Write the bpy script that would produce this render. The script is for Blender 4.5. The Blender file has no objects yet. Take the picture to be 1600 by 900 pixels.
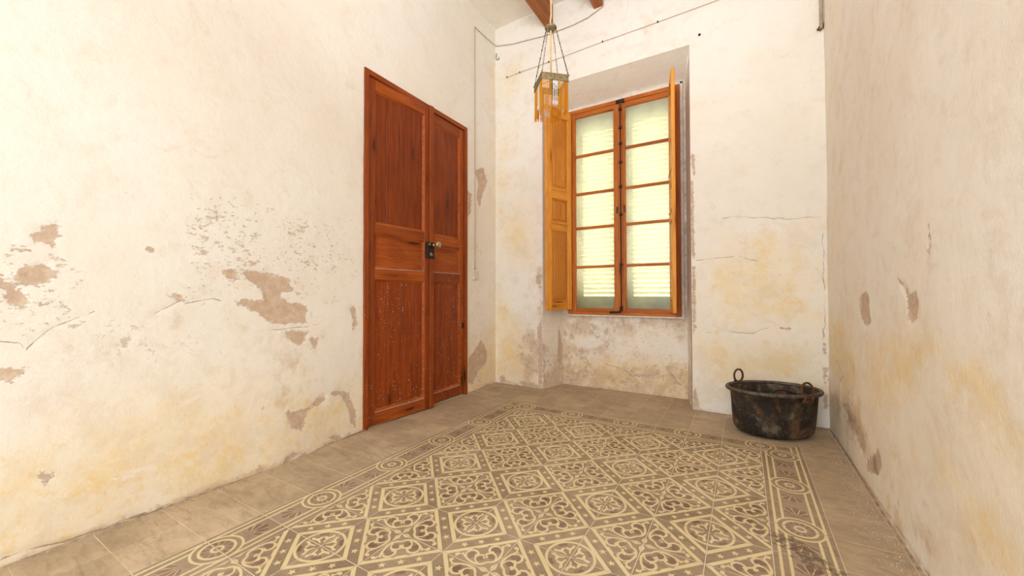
import bpy, bmesh, math, random
import numpy as np
from mathutils import Vector, Matrix
from mathutils.geometry import tessellate_polygon
random.seed(4)
scene = bpy.context.scene
COL = scene.collection

# ------------------------------------------------------------ camera
cam_data = bpy.data.cameras.new('camera')
cam = bpy.data.objects.new('camera', cam_data)
COL.objects.link(cam)
YAW, PITCH, ROLL = 0.5377, 0.0166, -0.0021
fw = Vector((-math.sin(YAW) * math.cos(PITCH), math.cos(YAW) * math.cos(PITCH), math.sin(PITCH)))
rt = Vector((math.cos(YAW), math.sin(YAW), 0))
up = rt.cross(fw)
r2 = rt * math.cos(ROLL) + up * math.sin(ROLL)
u2 = -rt * math.sin(ROLL) + up * math.cos(ROLL)
m = Matrix((r2, u2, -fw)).transposed().to_4x4()
m.translation = Vector((0.9202, -1.4607, 0.9064))
cam.matrix_world = m
cam_data.sensor_width = 36
cam_data.lens = 36 * 605.3 / 1600
cam_data.clip_start = 0.02
scene.camera = cam

# ------------------------------------------------------------ room measures (metres, 0.2 m floor tiles are the yardstick)
XL, XR, YB, ZC = -1.262, 1.408, 1.873, 3.66
YF = -3.4                       # wall behind the camera
YN = 2.17                       # back of the window niche
NF = (-0.724, 0.574)            # niche opening at the room face
NB = (-0.642, 0.508)            # niche at its back
NZF, NZB = 2.885, 2.765         # soffit height front / back
WX = (-0.571, 0.465); WZ = (0.712, 2.722)
DY = (0.255, 1.384); DZ = 2.445

# ------------------------------------------------------------ world, sun, lights, exposure
world = bpy.data.worlds.new('world'); scene.world = world
world.use_nodes = True
bg = world.node_tree.nodes['Background']
bg.inputs['Color'].default_value = (0.80, 0.90, 1.0, 1)
bg.inputs['Strength'].default_value = 1.5

def add_light(name, kind, loc, target, energy, color, size=None, size_y=None, angle=None):
    d = bpy.data.lights.new(name, kind)
    d.energy = energy; d.color = color
    if size:
        d.shape = 'RECTANGLE'; d.size = size; d.size_y = size_y
    if angle: d.angle = angle
    o = bpy.data.objects.new(name, d); COL.objects.link(o)
    o.location = loc
    o.rotation_euler = (Vector(target) - Vector(loc)).to_track_quat('-Z', 'Y').to_euler()
    return o
add_light('sun', 'SUN', (-0.5, 6, 5.2), (0, 2.3, 1.7), 21.0, (1.0, 0.95, 0.84), angle=0.12)
# area light added as assumed daylight from an unseen opening behind the camera
add_light('rear_daylight_fill', 'AREA', (0.35, -3.30, 1.75), (-0.1, 0.5, 1.75), 74, (0.97, 0.98, 1.0), 1.9, 2.6)
# added fill light aimed up at the ceiling to even out the room
add_light('ceiling_bounce_fill', 'AREA', (0.65, -0.85, 2.70), (0.5, -0.45, 3.66), 43, (0.97, 0.98, 1.0), 0.9, 0.9)
scene.view_settings.view_transform = 'Standard'
scene.view_settings.look = 'None'
scene.view_settings.exposure = 0.0
scene.view_settings.gamma = 1.0
scene.view_settings.use_curve_mapping = False
scene.cycles.max_bounces = 10
scene.cycles.diffuse_bounces = 7
scene.cycles.caustics_refractive = False
scene.cycles.caustics_reflective = False

# ------------------------------------------------------------ node helpers
class NT:
    def __init__(self, name):
        self.m = bpy.data.materials.new(name); self.m.use_nodes = True
        self.t = self.m.node_tree; self.b = self.t.nodes['Principled BSDF']
        self.out = self.t.nodes['Material Output']
        self._tc = None; self._geo = None; self._oi = None
    def node(self, ty, **kw):
        n = self.t.nodes.new(ty)
        for k, v in kw.items(): setattr(n, k, v)
        return n
    def lk(self, a, b): self.t.links.new(a, b)
    def set(self, sock, v):
        if hasattr(v, 'bl_idname') or isinstance(v, bpy.types.NodeSocket): self.lk(v, sock)
        elif isinstance(v, (tuple, list)) and len(v) == 3 and sock.type == 'RGBA': sock.default_value = (*v, 1)
        else: sock.default_value = v
    def obj(self):
        if not self._tc: self._tc = self.node('ShaderNodeTexCoord')
        return self._tc.outputs['Object']
    def pos(self):
        if not self._geo: self._geo = self.node('ShaderNodeNewGeometry')
        return self._geo.outputs['Position']
    def rnd(self):
        if not self._oi: self._oi = self.node('ShaderNodeObjectInfo')
        return self._oi.outputs['Random']
    def math(self, op, a, b=0.0, c=None, clamp=False):
        n = self.node('ShaderNodeMath', operation=op, use_clamp=clamp)
        self.set(n.inputs[0], a); self.set(n.inputs[1], b)
        if c is not None: self.set(n.inputs[2], c)
        return n.outputs[0]
    def vmul(self, v, s):
        n = self.node('ShaderNodeVectorMath', operation='MULTIPLY')
        self.set(n.inputs[0], v); n.inputs[1].default_value = s
        return n.outputs[0]
    def vadd(self, v, w):
        n = self.node('ShaderNodeVectorMath', operation='ADD')
        self.set(n.inputs[0], v); self.set(n.inputs[1], w)
        return n.outputs[0]
    def noise(self, vec, scale, detail=4, rough=0.6, dist=0.0):
        n = self.node('ShaderNodeTexNoise')
        self.set(n.inputs['Vector'], vec); n.inputs['Scale'].default_value = scale
        n.inputs['Detail'].default_value = detail; n.inputs['Roughness'].default_value = rough
        n.inputs['Distortion'].default_value = dist
        return n.outputs['Fac']
    def voro(self, vec, scale, rnd=1.0):
        n = self.node('ShaderNodeTexVoronoi')
        self.set(n.inputs['Vector'], vec); n.inputs['Scale'].default_value = scale
        n.inputs['Randomness'].default_value = rnd
        return n.outputs['Distance']
    def step(self, v, a, b):            # smooth 0..1 as v goes a..b
        n = self.node('ShaderNodeMapRange', interpolation_type='SMOOTHSTEP')
        self.set(n.inputs['Value'], v)
        n.inputs['From Min'].default_value = a; n.inputs['From Max'].default_value = b
        return n.outputs['Result']
    def mix(self, f, a, b):
        n = self.node('ShaderNodeMix', data_type='RGBA')
        self.set(n.inputs[0], f); self.set(n.inputs[6], a); self.set(n.inputs[7], b)
        return n.outputs[2]
    def attr(self, name):
        n = self.node('ShaderNodeAttribute', attribute_name=name)
        return n.outputs['Fac']
    def bump(self, h, strength, dist, prev=None):
        n = self.node('ShaderNodeBump')
        n.inputs['Strength'].default_value = strength; n.inputs['Distance'].default_value = dist
        self.lk(h, n.inputs['Height'])
        if prev: self.lk(prev, n.inputs['Normal'])
        return n.outputs['Normal']
    def done(self, color=None, rough=0.8, normal=None, metal=0.0, spec=None):
        if color is not None: self.set(self.b.inputs['Base Color'], color)
        self.set(self.b.inputs['Roughness'], rough)
        self.set(self.b.inputs['Metallic'], metal)
        if spec is not None: self.b.inputs['Specular IOR Level'].default_value = spec
        if normal: self.lk(normal, self.b.inputs['Normal'])
        return self.m

def wall_material(name, white=(0.865, 0.85, 0.795), white2=(0.835, 0.80, 0.72)):
    n = NT(name); P = n.pos()
    n1 = n.noise(P, 1.3, 5, .6); n2 = n.noise(P, 6, 6, .65); n3 = n.noise(P, 35, 4, .6); n4 = n.noise(P, 120, 3, .6)
    n5 = n.noise(n.vadd(P, (7.3, 2.1, 4.4)), 2.6, 7, .68, .6)
    col = n.mix(n.step(n1, .35, .7), white, white2)
    col = n.mix(n.math('MULTIPLY', n.step(n2, .5, .75), .35), col, (0.76, 0.66, 0.53))
    # ochre limewash showing through
    oc = n.attr('ochre')
    of = n.math('ADD', oc, n.math('MULTIPLY', n.math('SUBTRACT', n5, .5), 1.5))
    of2 = n.math('ADD', oc, n.math('MULTIPLY', n.math('SUBTRACT', n2, .5), 1.6))
    col = n.mix(n.math('MULTIPLY', n.step(of, .25, .95), .60), col, (0.86, 0.74, 0.49))
    col = n.mix(n.math('MULTIPLY', n.step(of2, .62, 1.15), .55), col, (0.84, 0.64, 0.28))
    col = n.mix(n.math('MULTIPLY', n.step(n.math('SUBTRACT', n5, n.math('MULTIPLY', oc, -.12)), .60, .66), .35), col, (0.90, 0.84, 0.76))
    spots = n.step(n.math('ADD', n.noise(P, 17, 5, .7), n.math('MULTIPLY', oc, .22)), .72, .82)
    col = n.mix(n.math('MULTIPLY', spots, .45), col, (0.84, 0.62, 0.24))
    mot = n.step(n.math('ADD', n.noise(n.vadd(P, (1.7, 4.2, 8.8)), 8, 8, .75, .5), n.math('MULTIPLY', n.math('ADD', oc, n.attr('stain')), .10)), .54, .68)
    col = n.mix(n.math('MULTIPLY', mot, .26), col, (0.70, 0.58, 0.44))
    pal = n.step(n.noise(n.vadd(P, (9.7, 1.2, 3.8)), 5, 8, .75, .8), .58, .66)
    col = n.mix(n.math('MULTIPLY', n.math('MULTIPLY', pal, n.math('ADD', oc, .1)), .7), col, (0.90, 0.86, 0.79))
    # scoured, stained plaster
    st = n.attr('stain')
    sf = n.step(n.math('ADD', st, n.math('MULTIPLY', n.math('SUBTRACT', n2, .5), 1.7)), .45, .8)
    col = n.mix(n.math('MULTIPLY', sf, .62), col, (0.60, 0.45, 0.30))
    sf2 = n.step(n.math('ADD', st, n.math('MULTIPLY', n.math('SUBTRACT', n.noise(P, 14, 6, .7), .5), 2.2)), .72, .86)
    col = n.mix(n.math('MULTIPLY', sf2, .55), col, (0.47, 0.36, 0.27))
    # small chips
    sp = n.attr('speck')
    clu = n.math('MULTIPLY', n.math('SUBTRACT', n.noise(n.vmul(P, (1, 1, 1.6)), 9, 4, .7), .5), .42)
    cf = n.step(n.math('ADD', clu, n.math('ADD', n.math('MULTIPLY', sp, .15), n.noise(n.vmul(P, (1, .8, 1.5)), 52, 6, .75))), .735, .765)
    # large flaked patches
    pe = n.attr('peel')
    pw = n.math('ADD', pe, n.math('MULTIPLY', n.math('SUBTRACT', n.noise(n.vmul(P, (1, 1, 1.5)), 16, 8, .8), .5), 1.1))
    pf = n.step(n.math('ADD', pw, n.math('MULTIPLY', n.math('SUBTRACT', n.noise(P, 70, 5, .7), .5), .45)), .48, .53)
    chips = n.math('MAXIMUM', pf, n.math('MULTIPLY', cf, .8))
    mort = n.mix(n.step(n3, .35, .7), (0.56, 0.43, 0.32), (0.68, 0.54, 0.41))
    mort = n.mix(n.math('MULTIPLY', n.step(n2, .55, .75), .4), mort, (0.38, 0.30, 0.235))
    col = n.mix(chips, col, mort)
    edge = n.math('MULTIPLY', n.step(pw, .43, .49), n.math('SUBTRACT', 1.0, pf))
    col = n.mix(n.math('MULTIPLY', edge, .5), col, (0.90, 0.86, 0.80))
    # dark, damp grey
    dk = n.attr('damp')
    df = n.step(n.math('ADD', dk, n.math('MULTIPLY', n.math('SUBTRACT', n.noise(P, 22, 6, .75), .5), 1.5)), .55, .85)
    col = n.mix(n.math('MULTIPLY', df, .75), col, (0.29, 0.235, 0.185))
    # cracks
    cr = n.math('ABSOLUTE', n.math('ADD', n.attr('crack'), n.math('MULTIPLY', n.math('SUBTRACT', n.noise(P, 90, 3, .6), .5), .14)))
    cw = n.math('MULTIPLY', n.math('SUBTRACT', n.noise(P, 9, 5, .7), .40), .36)      # opening varies, closes in places
    kf = n.math('MULTIPLY', n.step(n.math('SUBTRACT', cw, cr), -.015, .02), n.step(n.attr('crackmask'), .60, .75))
    col = n.mix(n.math('MULTIPLY', kf, .62), col, (0.27, 0.19, 0.13))
    h = n.math('ADD', n.math('MULTIPLY', n2, .5), n.math('ADD', n.math('MULTIPLY', n3, .30), n.math('MULTIPLY', n4, .12)))
    h = n.math('SUBTRACT', h, n.math('MULTIPLY', chips, .35))
    h = n.math('SUBTRACT', h, n.math('MULTIPLY', kf, .5))
    nm = n.bump(h, .55, .012)
    return n.done(col, .92, nm, spec=.15)

def wood_material(name, dark, mid, light, axis='z', rough=.42, specks=0.0, knots=True, fine=1.0):
    n = NT(name)
    off = n.node('ShaderNodeCombineXYZ')
    r = n.rnd()
    for i in range(3): n.lk(n.math('MULTIPLY', r, 7.0 + 3 * i), off.inputs[i])
    P = n.vadd(n.obj(), off.outputs[0])
    k = {'x': (.06, 1, 1), 'y': (1, .06, 1), 'z': (1, 1, .06)}[axis]
    Q = n.vmul(P, k)
    g = n.noise(Q, 9 * fine, 3, .5, .4)
    ring = n.math('SINE', n.math('MULTIPLY', g, 62))
    fibre = n.noise(n.vmul(P, tuple(v if v < 1 else 1 for v in k)), 160, 2, .5)
    f = n.math('ADD', n.math('MULTIPLY', n.step(ring, -.9, 1.0), .55), n.math('MULTIPLY', n.step(n.noise(Q, 30, 3, .6), .3, .7), .45))
    col = n.mix(f, light, mid)
    col = n.mix(n.math('MULTIPLY', n.step(fibre, .4, .75), .38), col, dark)
    col = n.mix(n.math('MULTIPLY', n.step(n.noise(Q, 14, 4, .6, .3), .60, .70), .55), col, dark)
    big = n.noise(P, 2.2, 3, .5)
    col = n.mix(n.math('MULTIPLY', n.step(big, .45, .75), .45), col, dark)
    tone = n.math('SUBTRACT', r, .5)
    col = n.mix(n.math('MULTIPLY', n.step(tone, -.3, .6), .45), col, dark)
    if knots:
        kk = {'x': (1.2, 6, 6), 'y': (6, 1.2, 6), 'z': (6, 6, 1.2)}[axis]
        v = n.voro(n.vadd(n.vmul(P, tuple(q * 1.0 for q in kk)), (.3, .7, .2)), 1.35)
        col = n.mix(n.math('MULTIPLY', n.math('SUBTRACT', 1.0, n.step(v, .05, .30)), .55), col, dark)
        col = n.mix(n.math('MULTIPLY', n.math('SUBTRACT', 1.0, n.step(v, .05, .12)), .85), col, tuple(c * .22 for c in dark))
    if specks:
        s = n.noise(n.pos(), 75, 3, .6)
        d = n.noise(n.pos(), 3.0, 3, .6)
        sz = n.node('ShaderNodeSeparateXYZ'); n.lk(n.pos(), sz.inputs[0])
        lowz = n.math('SUBTRACT', 1.0, n.step(sz.outputs[2], .2, 2.2))
        sf = n.step(n.math('ADD', s, n.math('MULTIPLY', n.math('ADD', n.math('SUBTRACT', d, .5), n.math('MULTIPLY', lowz, .30)), .22)), .775 - specks, .79 - specks)
        col = n.mix(n.math('MULTIPLY', sf, .85), col, (.75, .68, .58))
    nm = n.bump(n.math('ADD', n.math('MULTIPLY', ring, .2), fibre), .35, .002)
    rr = n.math('ADD', rough, n.math('MULTIPLY', fibre, .15))
    return n.done(col, rr, nm, spec=.28)

def tile_material(name, c1, c2, kind='ground'):
    n = NT(name); P = n.pos()
    r = n.rnd()
    a = n.noise(P, 3.2, 6, .65, .5); b = n.noise(P, 40, 4, .65); c = n.noise(n.vmul(P, (1, 2.2, 1)), 10, 6, .7, .8)
    d = n.noise(P, 220, 2, .5)
    col = n.mix(n.step(n.math('ADD', a, n.math('MULTIPLY', n.math('SUBTRACT', r, .5), .30)), .35, .68), c1, c2)
    if kind == 'ground' or kind == 'plain':
        col = n.mix(n.math('MULTIPLY', n.step(c, .42, .72), .45), col, tuple(v * .62 for v in c1))
        col = n.mix(n.math('MULTIPLY', n.step(b, .5, .8), .35), col, tuple(v * .7 for v in c1))
    else:
        col = n.mix(n.math('MULTIPLY', n.step(b, .50, .78), .30), col, tuple(v * .72 for v in c1))
    if kind == 'plain':
        st = n.noise(n.vmul(P, (1.0, 5.0, 1)), 5, 5, .65, 1.2)
        col = n.mix(n.math('MULTIPLY', n.step(st, .50, .68), .42), col, tuple(v * .55 for v in c1))
        col = n.mix(n.math('MULTIPLY', n.step(r, .5, 1.0), .48), col, tuple(v * .58 for v in c1))
    # pale dust, walked-in
    du = n.noise(n.vadd(P, (3.1, 9.2, 0)), 2.4, 6, .7, .7)
    amt = .24 if kind != 'plain' else .42
    col = n.mix(n.math('MULTIPLY', n.step(du, .47, .72), amt), col, (0.60, 0.475, 0.325))
    dots = n.step(n.math('ADD', n.noise(P, 130, 2, .5), n.math('MULTIPLY', n.math('SUBTRACT', du, .5), .16)), .735, .75)
    col = n.mix(n.math('MULTIPLY', dots, .7), col, (0.74, 0.67, 0.55))
    # worn holes and dark rubs of the old surface along the right hand border
    sx = n.node('ShaderNodeSeparateXYZ'); n.lk(P, sx.inputs[0])
    dx = n.math('ABSOLUTE', n.math('SUBTRACT', sx.outputs[0], n.math('ADD', 1.10, n.math('MULTIPLY', n.math('SUBTRACT', sx.outputs[1], .22), -.7))))
    dy = n.math('ABSOLUTE', n.math('SUBTRACT', sx.outputs[1], .24))
    reg = n.math('MULTIPLY', n.math('SUBTRACT', 1.0, n.step(dx, .03, .12)), n.math('SUBTRACT', 1.0, n.step(dy, .06, .17)))
    wr = n.step(n.math('ADD', n.math('MULTIPLY', reg, .27), n.noise(P, 34, 6, .75)), .74, .79)
    col = n.mix(n.math('MULTIPLY', wr, .85), col, (0.13, 0.095, 0.05))
    nm = n.bump(n.math('ADD', n.math('MULTIPLY', b, .5), n.math('MULTIPLY', d, .3)), .25, .002)
    rr = n.math('ADD', .55, n.math('MULTIPLY', a, .25))
    return n.done(col, rr, nm, spec=.3)

M = {}
M['wall'] = wall_material('old_limewash_plaster')
M['ceiling'] = wall_material('ceiling_plaster', (0.87, 0.83, 0.76), (0.84, 0.79, 0.71))
M['door_v'] = wood_material('varnished_red_pine_upright', (.13, .019, .003), (.30, .055, .006), (.42, .098, .011), 'z', .36, specks=.035)
M['door_h'] = wood_material('varnished_red_pine_level', (.13, .021, .003), (.32, .058, .006), (.45, .108, .012), 'y', .36, specks=.035)
M['door_p'] = wood_material('varnished_red_pine_panel', (.095, .013, .002), (.235, .038, .0045), (.34, .068, .007), 'z', .36, specks=.035)
M['door_dust'] = wood_material('dusty_moulding_edge', (.30, .19, .13), (.48, .36, .27), (.60, .48, .38), 'y', .8, knots=False)
M['win_v'] = wood_material('honey_pine_upright', (.44, .145, .014), (.74, .290, .034), (.86, .40, .065), 'z', .34)
M['win_h'] = wood_material('honey_pine_level', (.44, .145, .014), (.74, .290, .034), (.86, .40, .065), 'x', .34)
M['win_p'] = wood_material('shaded_honey_pine_panel', (.36, .110, .012), (.62, .225, .026), (.76, .33, .050), 'z', .34)  # darker copy of the honey pine, paints recess shade into the panels
M['sash_v'] = wood_material('brown_pine_upright', (.24, .050, .006), (.45, .120, .014), (.58, .19, .026), 'z', .38)
M['sash_h'] = wood_material('brown_pine_level', (.24, .050, .006), (.45, .120, .014), (.58, .19, .026), 'x', .38)
M['beam'] = wood_material('beam_pine', (.17, .045, .012), (.32, .105, .03), (.42, .16, .05), 'y', .6)
M['t_ground'] = tile_material('tile_grey_brown', (0.275, 0.205, 0.13), (0.36, 0.28, 0.18))
M['t_plain'] = tile_material('tile_plain_grey', (0.42, 0.325, 0.21), (0.58, 0.455, 0.31), 'plain')
M['t_yellow'] = tile_material('tile_cream_inlay', (0.66, 0.55, 0.31), (0.72, 0.61, 0.37), 'inlay')
M['t_maroon'] = tile_material('tile_maroon_inlay', (0.19, 0.105, 0.075), (0.27, 0.175, 0.125), 'inlay')
M['t_pink'] = tile_material('tile_pale_maroon', (0.31, 0.225, 0.155), (0.37, 0.28, 0.195), 'inlay')
M['grout'] = tile_material('grout', (0.72, 0.62, 0.47), (0.80, 0.70, 0.54), 'inlay')

def simple(name, color, rough=.6, metal=0.0, var=.25, scale=30, bump=.2, spec=None):
    n = NT(name); P = n.obj()
    a = n.noise(P, scale, 5, .65)
    col = n.mix(n.step(a, .35, .7), color, tuple(c * (1 - var) for c in color))
    return n.done(col, rough, n.bump(a, bump, .003), metal, spec)
M['iron'] = simple('dark_iron', (.045, .032, .025), .55, .6, .5, 60)
M['rust'] = simple('rusty_iron', (.16, .075, .035), .75, .4, .65, 60, .4)
M['brass'] = simple('aged_brass', (.36, .29, .15), .45, .55, .55, 60, .3)
M['knob'] = simple('worn_brass_knob', (.50, .42, .24), .32, .8, .35, 30)
M['cord'] = simple('cream_cord', (.72, .50, .25), .8, 0, .3, 40)
M['wire'] = simple('dusty_wire', (.56, .44, .30), .85, 0, .4, 60)
M['white_plaster'] = simple('white_plaster', (.78, .72, .66), .9, 0, .2, 20, .4)
M['fillet'] = simple('dirty_mortar', (.46, .34, .23), .95, 0, .55, 25, .8)
M['chip'] = simple('plaster_chips', (.72, .63, .51), .9, 0, .35, 60)
M['blind'] = None
n = NT('backlit_green_slats')
tr = n.node('ShaderNodeBsdfTranslucent'); di = n.node('ShaderNodeBsdfDiffuse'); mx = n.node('ShaderNodeMixShader')
tr.inputs['Color'].default_value = (.93, .92, .80, 1); di.inputs['Color'].default_value = (.72, .76, .54, 1)
mx.inputs[0].default_value = .35
n.lk(tr.outputs[0], mx.inputs[1]); n.lk(di.outputs[0], mx.inputs[2]); n.lk(mx.outputs[0], n.out.inputs['Surface'])
M['slat'] = n.m
M['green'] = simple('green_painted_wood', (.10, .17, .09), .6, 0, .3, 20)
n = NT('dusty_textured_glass')
tp = n.node('ShaderNodeBsdfTransparent'); tr = n.node('ShaderNodeBsdfTranslucent'); gl = n.node('ShaderNodeBsdfGlossy')
tp.inputs['Color'].default_value = (.93, .96, .90, 1); tr.inputs['Color'].default_value = (.96, .94, .90, 1)
gl.inputs['Roughness'].default_value = .25
mx = n.node('ShaderNodeMixShader'); mx2 = n.node('ShaderNodeMixShader')
dn = n.noise(n.pos(), 5, 5, .6)
sz = n.node('ShaderNodeSeparateXYZ'); n.lk(n.pos(), sz.inputs[0])   # panes scatter more above so the stiles behind wash out, clearer at the bottom
n.lk(n.math('ADD', n.math('MULTIPLY', n.step(sz.outputs[2], .85, 1.12), .30), n.math('ADD', .42, n.math('MULTIPLY', n.step(dn, .3, .75), .18))), mx.inputs[0])
n.lk(tp.outputs[0], mx.inputs[1]); n.lk(tr.outputs[0], mx.inputs[2])
mx2.inputs[0].default_value = .05
n.lk(mx.outputs[0], mx2.inputs[1]); n.lk(gl.outputs[0], mx2.inputs[2]); n.lk(mx2.outputs[0], n.out.inputs['Surface'])
M['glass'] = n.m
n = NT('amber_glass')
am = n.node('ShaderNodeBsdfTransparent'); am.inputs['Color'].default_value = (.88, .55, .08, 1)
df = n.node('ShaderNodeBsdfTranslucent'); df.inputs['Color'].default_value = (.92, .58, .06, 1)
mx = n.node('ShaderNodeMixShader'); mx.inputs[0].default_value = .5
n.lk(am.outputs[0], mx.inputs[1]); n.lk(df.outputs[0], mx.inputs[2])
n.b.inputs['Base Color'].default_value = (.78, .43, .03, 1); n.b.inputs['Roughness'].default_value = .12
mx3 = n.node('ShaderNodeMixShader'); mx3.inputs[0].default_value = .42
n.lk(mx.outputs[0], mx3.inputs[1]); n.lk(n.b.outputs[0], mx3.inputs[2]); n.lk(mx3.outputs[0], n.out.inputs['Surface'])
M['amber'] = n.m
n = NT('clear_glass')
tp = n.node('ShaderNodeBsdfTransparent'); tp.inputs['Color'].default_value = (.93, .93, .92, 1)
n.b.inputs['Base Color'].default_value = (.85, .85, .84, 1); n.b.inputs['Roughness'].default_value = .08
mx = n.node('ShaderNodeMixShader'); mx.inputs[0].default_value = .45
n.lk(tp.outputs[0], mx.inputs[1]); n.lk(n.b.outputs[0], mx.inputs[2]); n.lk(mx.outputs[0], n.out.inputs['Surface'])
M['clear'] = n.m
# cauldron: sooty, rusty, scuffed iron
n = NT('sooty_cauldron_iron'); P = n.obj()
a = n.noise(P, 5, 7, .7, .4); b = n.noise(n.vmul(P, (1, 1, .5)), 16, 6, .75); c = n.noise(P, 60, 4, .7)
col = n.mix(n.step(a, .40, .66), (.014, .010, .007), (.075, .056, .036))
col = n.mix(n.math('MULTIPLY', n.step(b, .50, .64), .75), col, (.15, .068, .024))
col = n.mix(n.math('MULTIPLY', n.step(n.math('ADD', n.math('MULTIPLY', a, .5), n.math('MULTIPLY', n.noise(n.vadd(P, (5, 3, 1)), 11, 6, .75), .5)), .50, .60), .6), col, (.22, .18, .125))
col = n.mix(n.math('MULTIPLY', n.step(c, .62, .70), .6), col, (.32, .26, .17))
M['cauldron'] = n.done(col, n.math('ADD', .5, n.math('MULTIPLY', b, .4)), n.bump(n.math('ADD', b, n.math('MULTIPLY', c, .5)), .8, .006), .25)
n = NT('grey_worn_rim'); P = n.obj(); a = n.noise(P, 40, 5, .7)
M['rim'] = n.done(n.mix(n.step(a, .35, .65), (.055, .045, .036), (.15, .125, .10)), .5, n.bump(a, .5, .004), .5)
n = NT('paper'); P = n.obj(); a = n.noise(P, 25, 3, .6)
M['paper'] = n.done(n.mix(n.step(a, .52, .56), (.80, .74, .66), (.70, .20, .08)), .8)

# ------------------------------------------------------------ object helpers
def link(name, me, parent=None, mats=(), smooth=False):
    o = bpy.data.objects.new(name, me); COL.objects.link(o)
    for mt in mats:
        if mt.name not in [x.name for x in me.materials if x]: me.materials.append(mt)
    if parent: o.parent = parent
    if smooth:
        for p in me.polygons: p.use_smooth = True
    return o
def empty(name, loc=(0, 0, 0), rz=0.0, parent=None):
    o = bpy.data.objects.new(name, None); COL.objects.link(o)
    o.location = loc; o.rotation_euler = (0, 0, rz); o.empty_display_size = .05
    if parent: o.parent = parent
    return o
def tag(o, label=None, cat=None, group=None, kind=None):
    if label: o['label'] = label
    if cat: o['category'] = cat
    if group: o['group'] = group
    if kind: o['kind'] = kind
    return o
def mesh_from(name, V, F):
    me = bpy.data.meshes.new(name); me.from_pydata([tuple(v) for v in V], [], F); me.update(); return me
def box_bm(bm, x0, x1, y0, y1, z0, z1, bev=0.0):
    r = bmesh.ops.create_cube(bm, size=1.0)
    vs = r['verts']
    for v in vs:
        v.co = Vector(((x0 + x1) / 2 + v.co.x * (x1 - x0), (y0 + y1) / 2 + v.co.y * (y1 - y0), (z0 + z1) / 2 + v.co.z * (z1 - z0)))
    if bev > 0:
        es = {e for v in vs for e in v.link_edges}
        bmesh.ops.bevel(bm, geom=list(es), offset=bev, segments=1, affect='EDGES', profile=.5)
def bm_obj(name, bm, mat, parent=None, smooth=False):
    bmesh.ops.recalc_face_normals(bm, faces=bm.faces[:])
    me = bpy.data.meshes.new(name); bm.to_mesh(me); bm.free()
    return link(name, me, parent, (mat,) if not isinstance(mat, tuple) else mat, smooth)
def box(name, x0, x1, y0, y1, z0, z1, mat, parent=None, bev=.002):
    bm = bmesh.new(); box_bm(bm, x0, x1, y0, y1, z0, z1, bev); return bm_obj(name, bm, mat, parent)
def tube_bm(bm, pts, rad, seg=8, closed=False, caps=True):
    pts = [Vector(p) for p in pts]; nP = len(pts)
    rads = rad if isinstance(rad, (list, tuple)) else [rad] * nP
    rings = []; prevn = None
    for i, p in enumerate(pts):
        a = pts[(i - 1) % nP] if (closed or i > 0) else p
        b = pts[(i + 1) % nP] if (closed or i < nP - 1) else p
        t = (b - a).normalized()
        if prevn is None:
            q = Vector((0, 0, 1)) if abs(t.z) < .9 else Vector((1, 0, 0))
            nn = (q - t * q.dot(t)).normalized()
        else: nn = (prevn - t * prevn.dot(t)).normalized()
        prevn = nn; bb = t.cross(nn)
        rings.append([bm.verts.new(p + (nn * math.cos(2 * math.pi * k / seg) + bb * math.sin(2 * math.pi * k / seg)) * rads[i]) for k in range(seg)])
    for i in range(nP if closed else nP - 1):
        A = rings[i]; B = rings[(i + 1) % nP]
        for k in range(seg): bm.faces.new((A[k], A[(k + 1) % seg], B[(k + 1) % seg], B[k]))
    if caps and not closed:
        bm.faces.new(rings[0][::-1]); bm.faces.new(rings[-1])
def lathe_bm(bm, prof, seg=16, center=(0, 0, 0), axis='z', ex=1.0, ey=1.0):
    rings = []
    for r, h in prof:
        ring = []
        for k in range(seg):
            a = 2 * math.pi * k / seg
            x, y = r * math.cos(a) * ex, r * math.sin(a) * ey
            c = {'z': (x, y, h), 'x': (h, x, y), 'y': (x, h, y)}[axis]
            ring.append(bm.verts.new(Vector(c) + Vector(center)))
        rings.append(ring)
    for i in range(len(rings) - 1):
        for k in range(seg): bm.faces.new((rings[i][k], rings[i][(k + 1) % seg], rings[i + 1][(k + 1) % seg], rings[i + 1][k]))
    if prof[0][0] > 1e-5: bm.faces.new(rings[0][::-1])
    if prof[-1][0] > 1e-5: bm.faces.new(rings[-1])
    bmesh.ops.remove_doubles(bm, verts=bm.verts[:], dist=1e-6)

# ============================================================ LARGE STRUCTURE: walls with flaked plaster
def vnoise(x, y, s, seed):
    rs = np.random.RandomState(seed); T = rs.rand(257, 257)
    x = np.asarray(x) * s + 53.7; y = np.asarray(y) * s + 91.3
    xi = np.floor(x).astype(int); yi = np.floor(y).astype(int); fx = x - xi; fy = y - yi
    fx = fx * fx * (3 - 2 * fx); fy = fy * fy * (3 - 2 * fy)
    a = T[xi % 256, yi % 256]; b = T[(xi + 1) % 256, yi % 256]; c = T[xi % 256, (yi + 1) % 256]; d = T[(xi + 1) % 256, (yi + 1) % 256]
    return (a * (1 - fx) + b * fx) * (1 - fy) + (c * (1 - fx) + d * fx) * fy
def fbm(x, y, s, seed, octv=4):
    r = 0; amp = 1; tot = 0
    for i in range(octv):
        r = r + amp * vnoise(x, y, s * 2 ** i, seed + i); tot += amp; amp *= .5
    return r / tot
def seg_dist(px, py, a, b):
    ax, ay = a; bx, by = b; dx, dy = bx - ax, by - ay
    t = np.clip(((px - ax) * dx + (py - ay) * dy) / max(dx * dx + dy * dy, 1e-12), 0, 1)
    return np.hypot(px - ax - t * dx, py - ay - t * dy)
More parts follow.
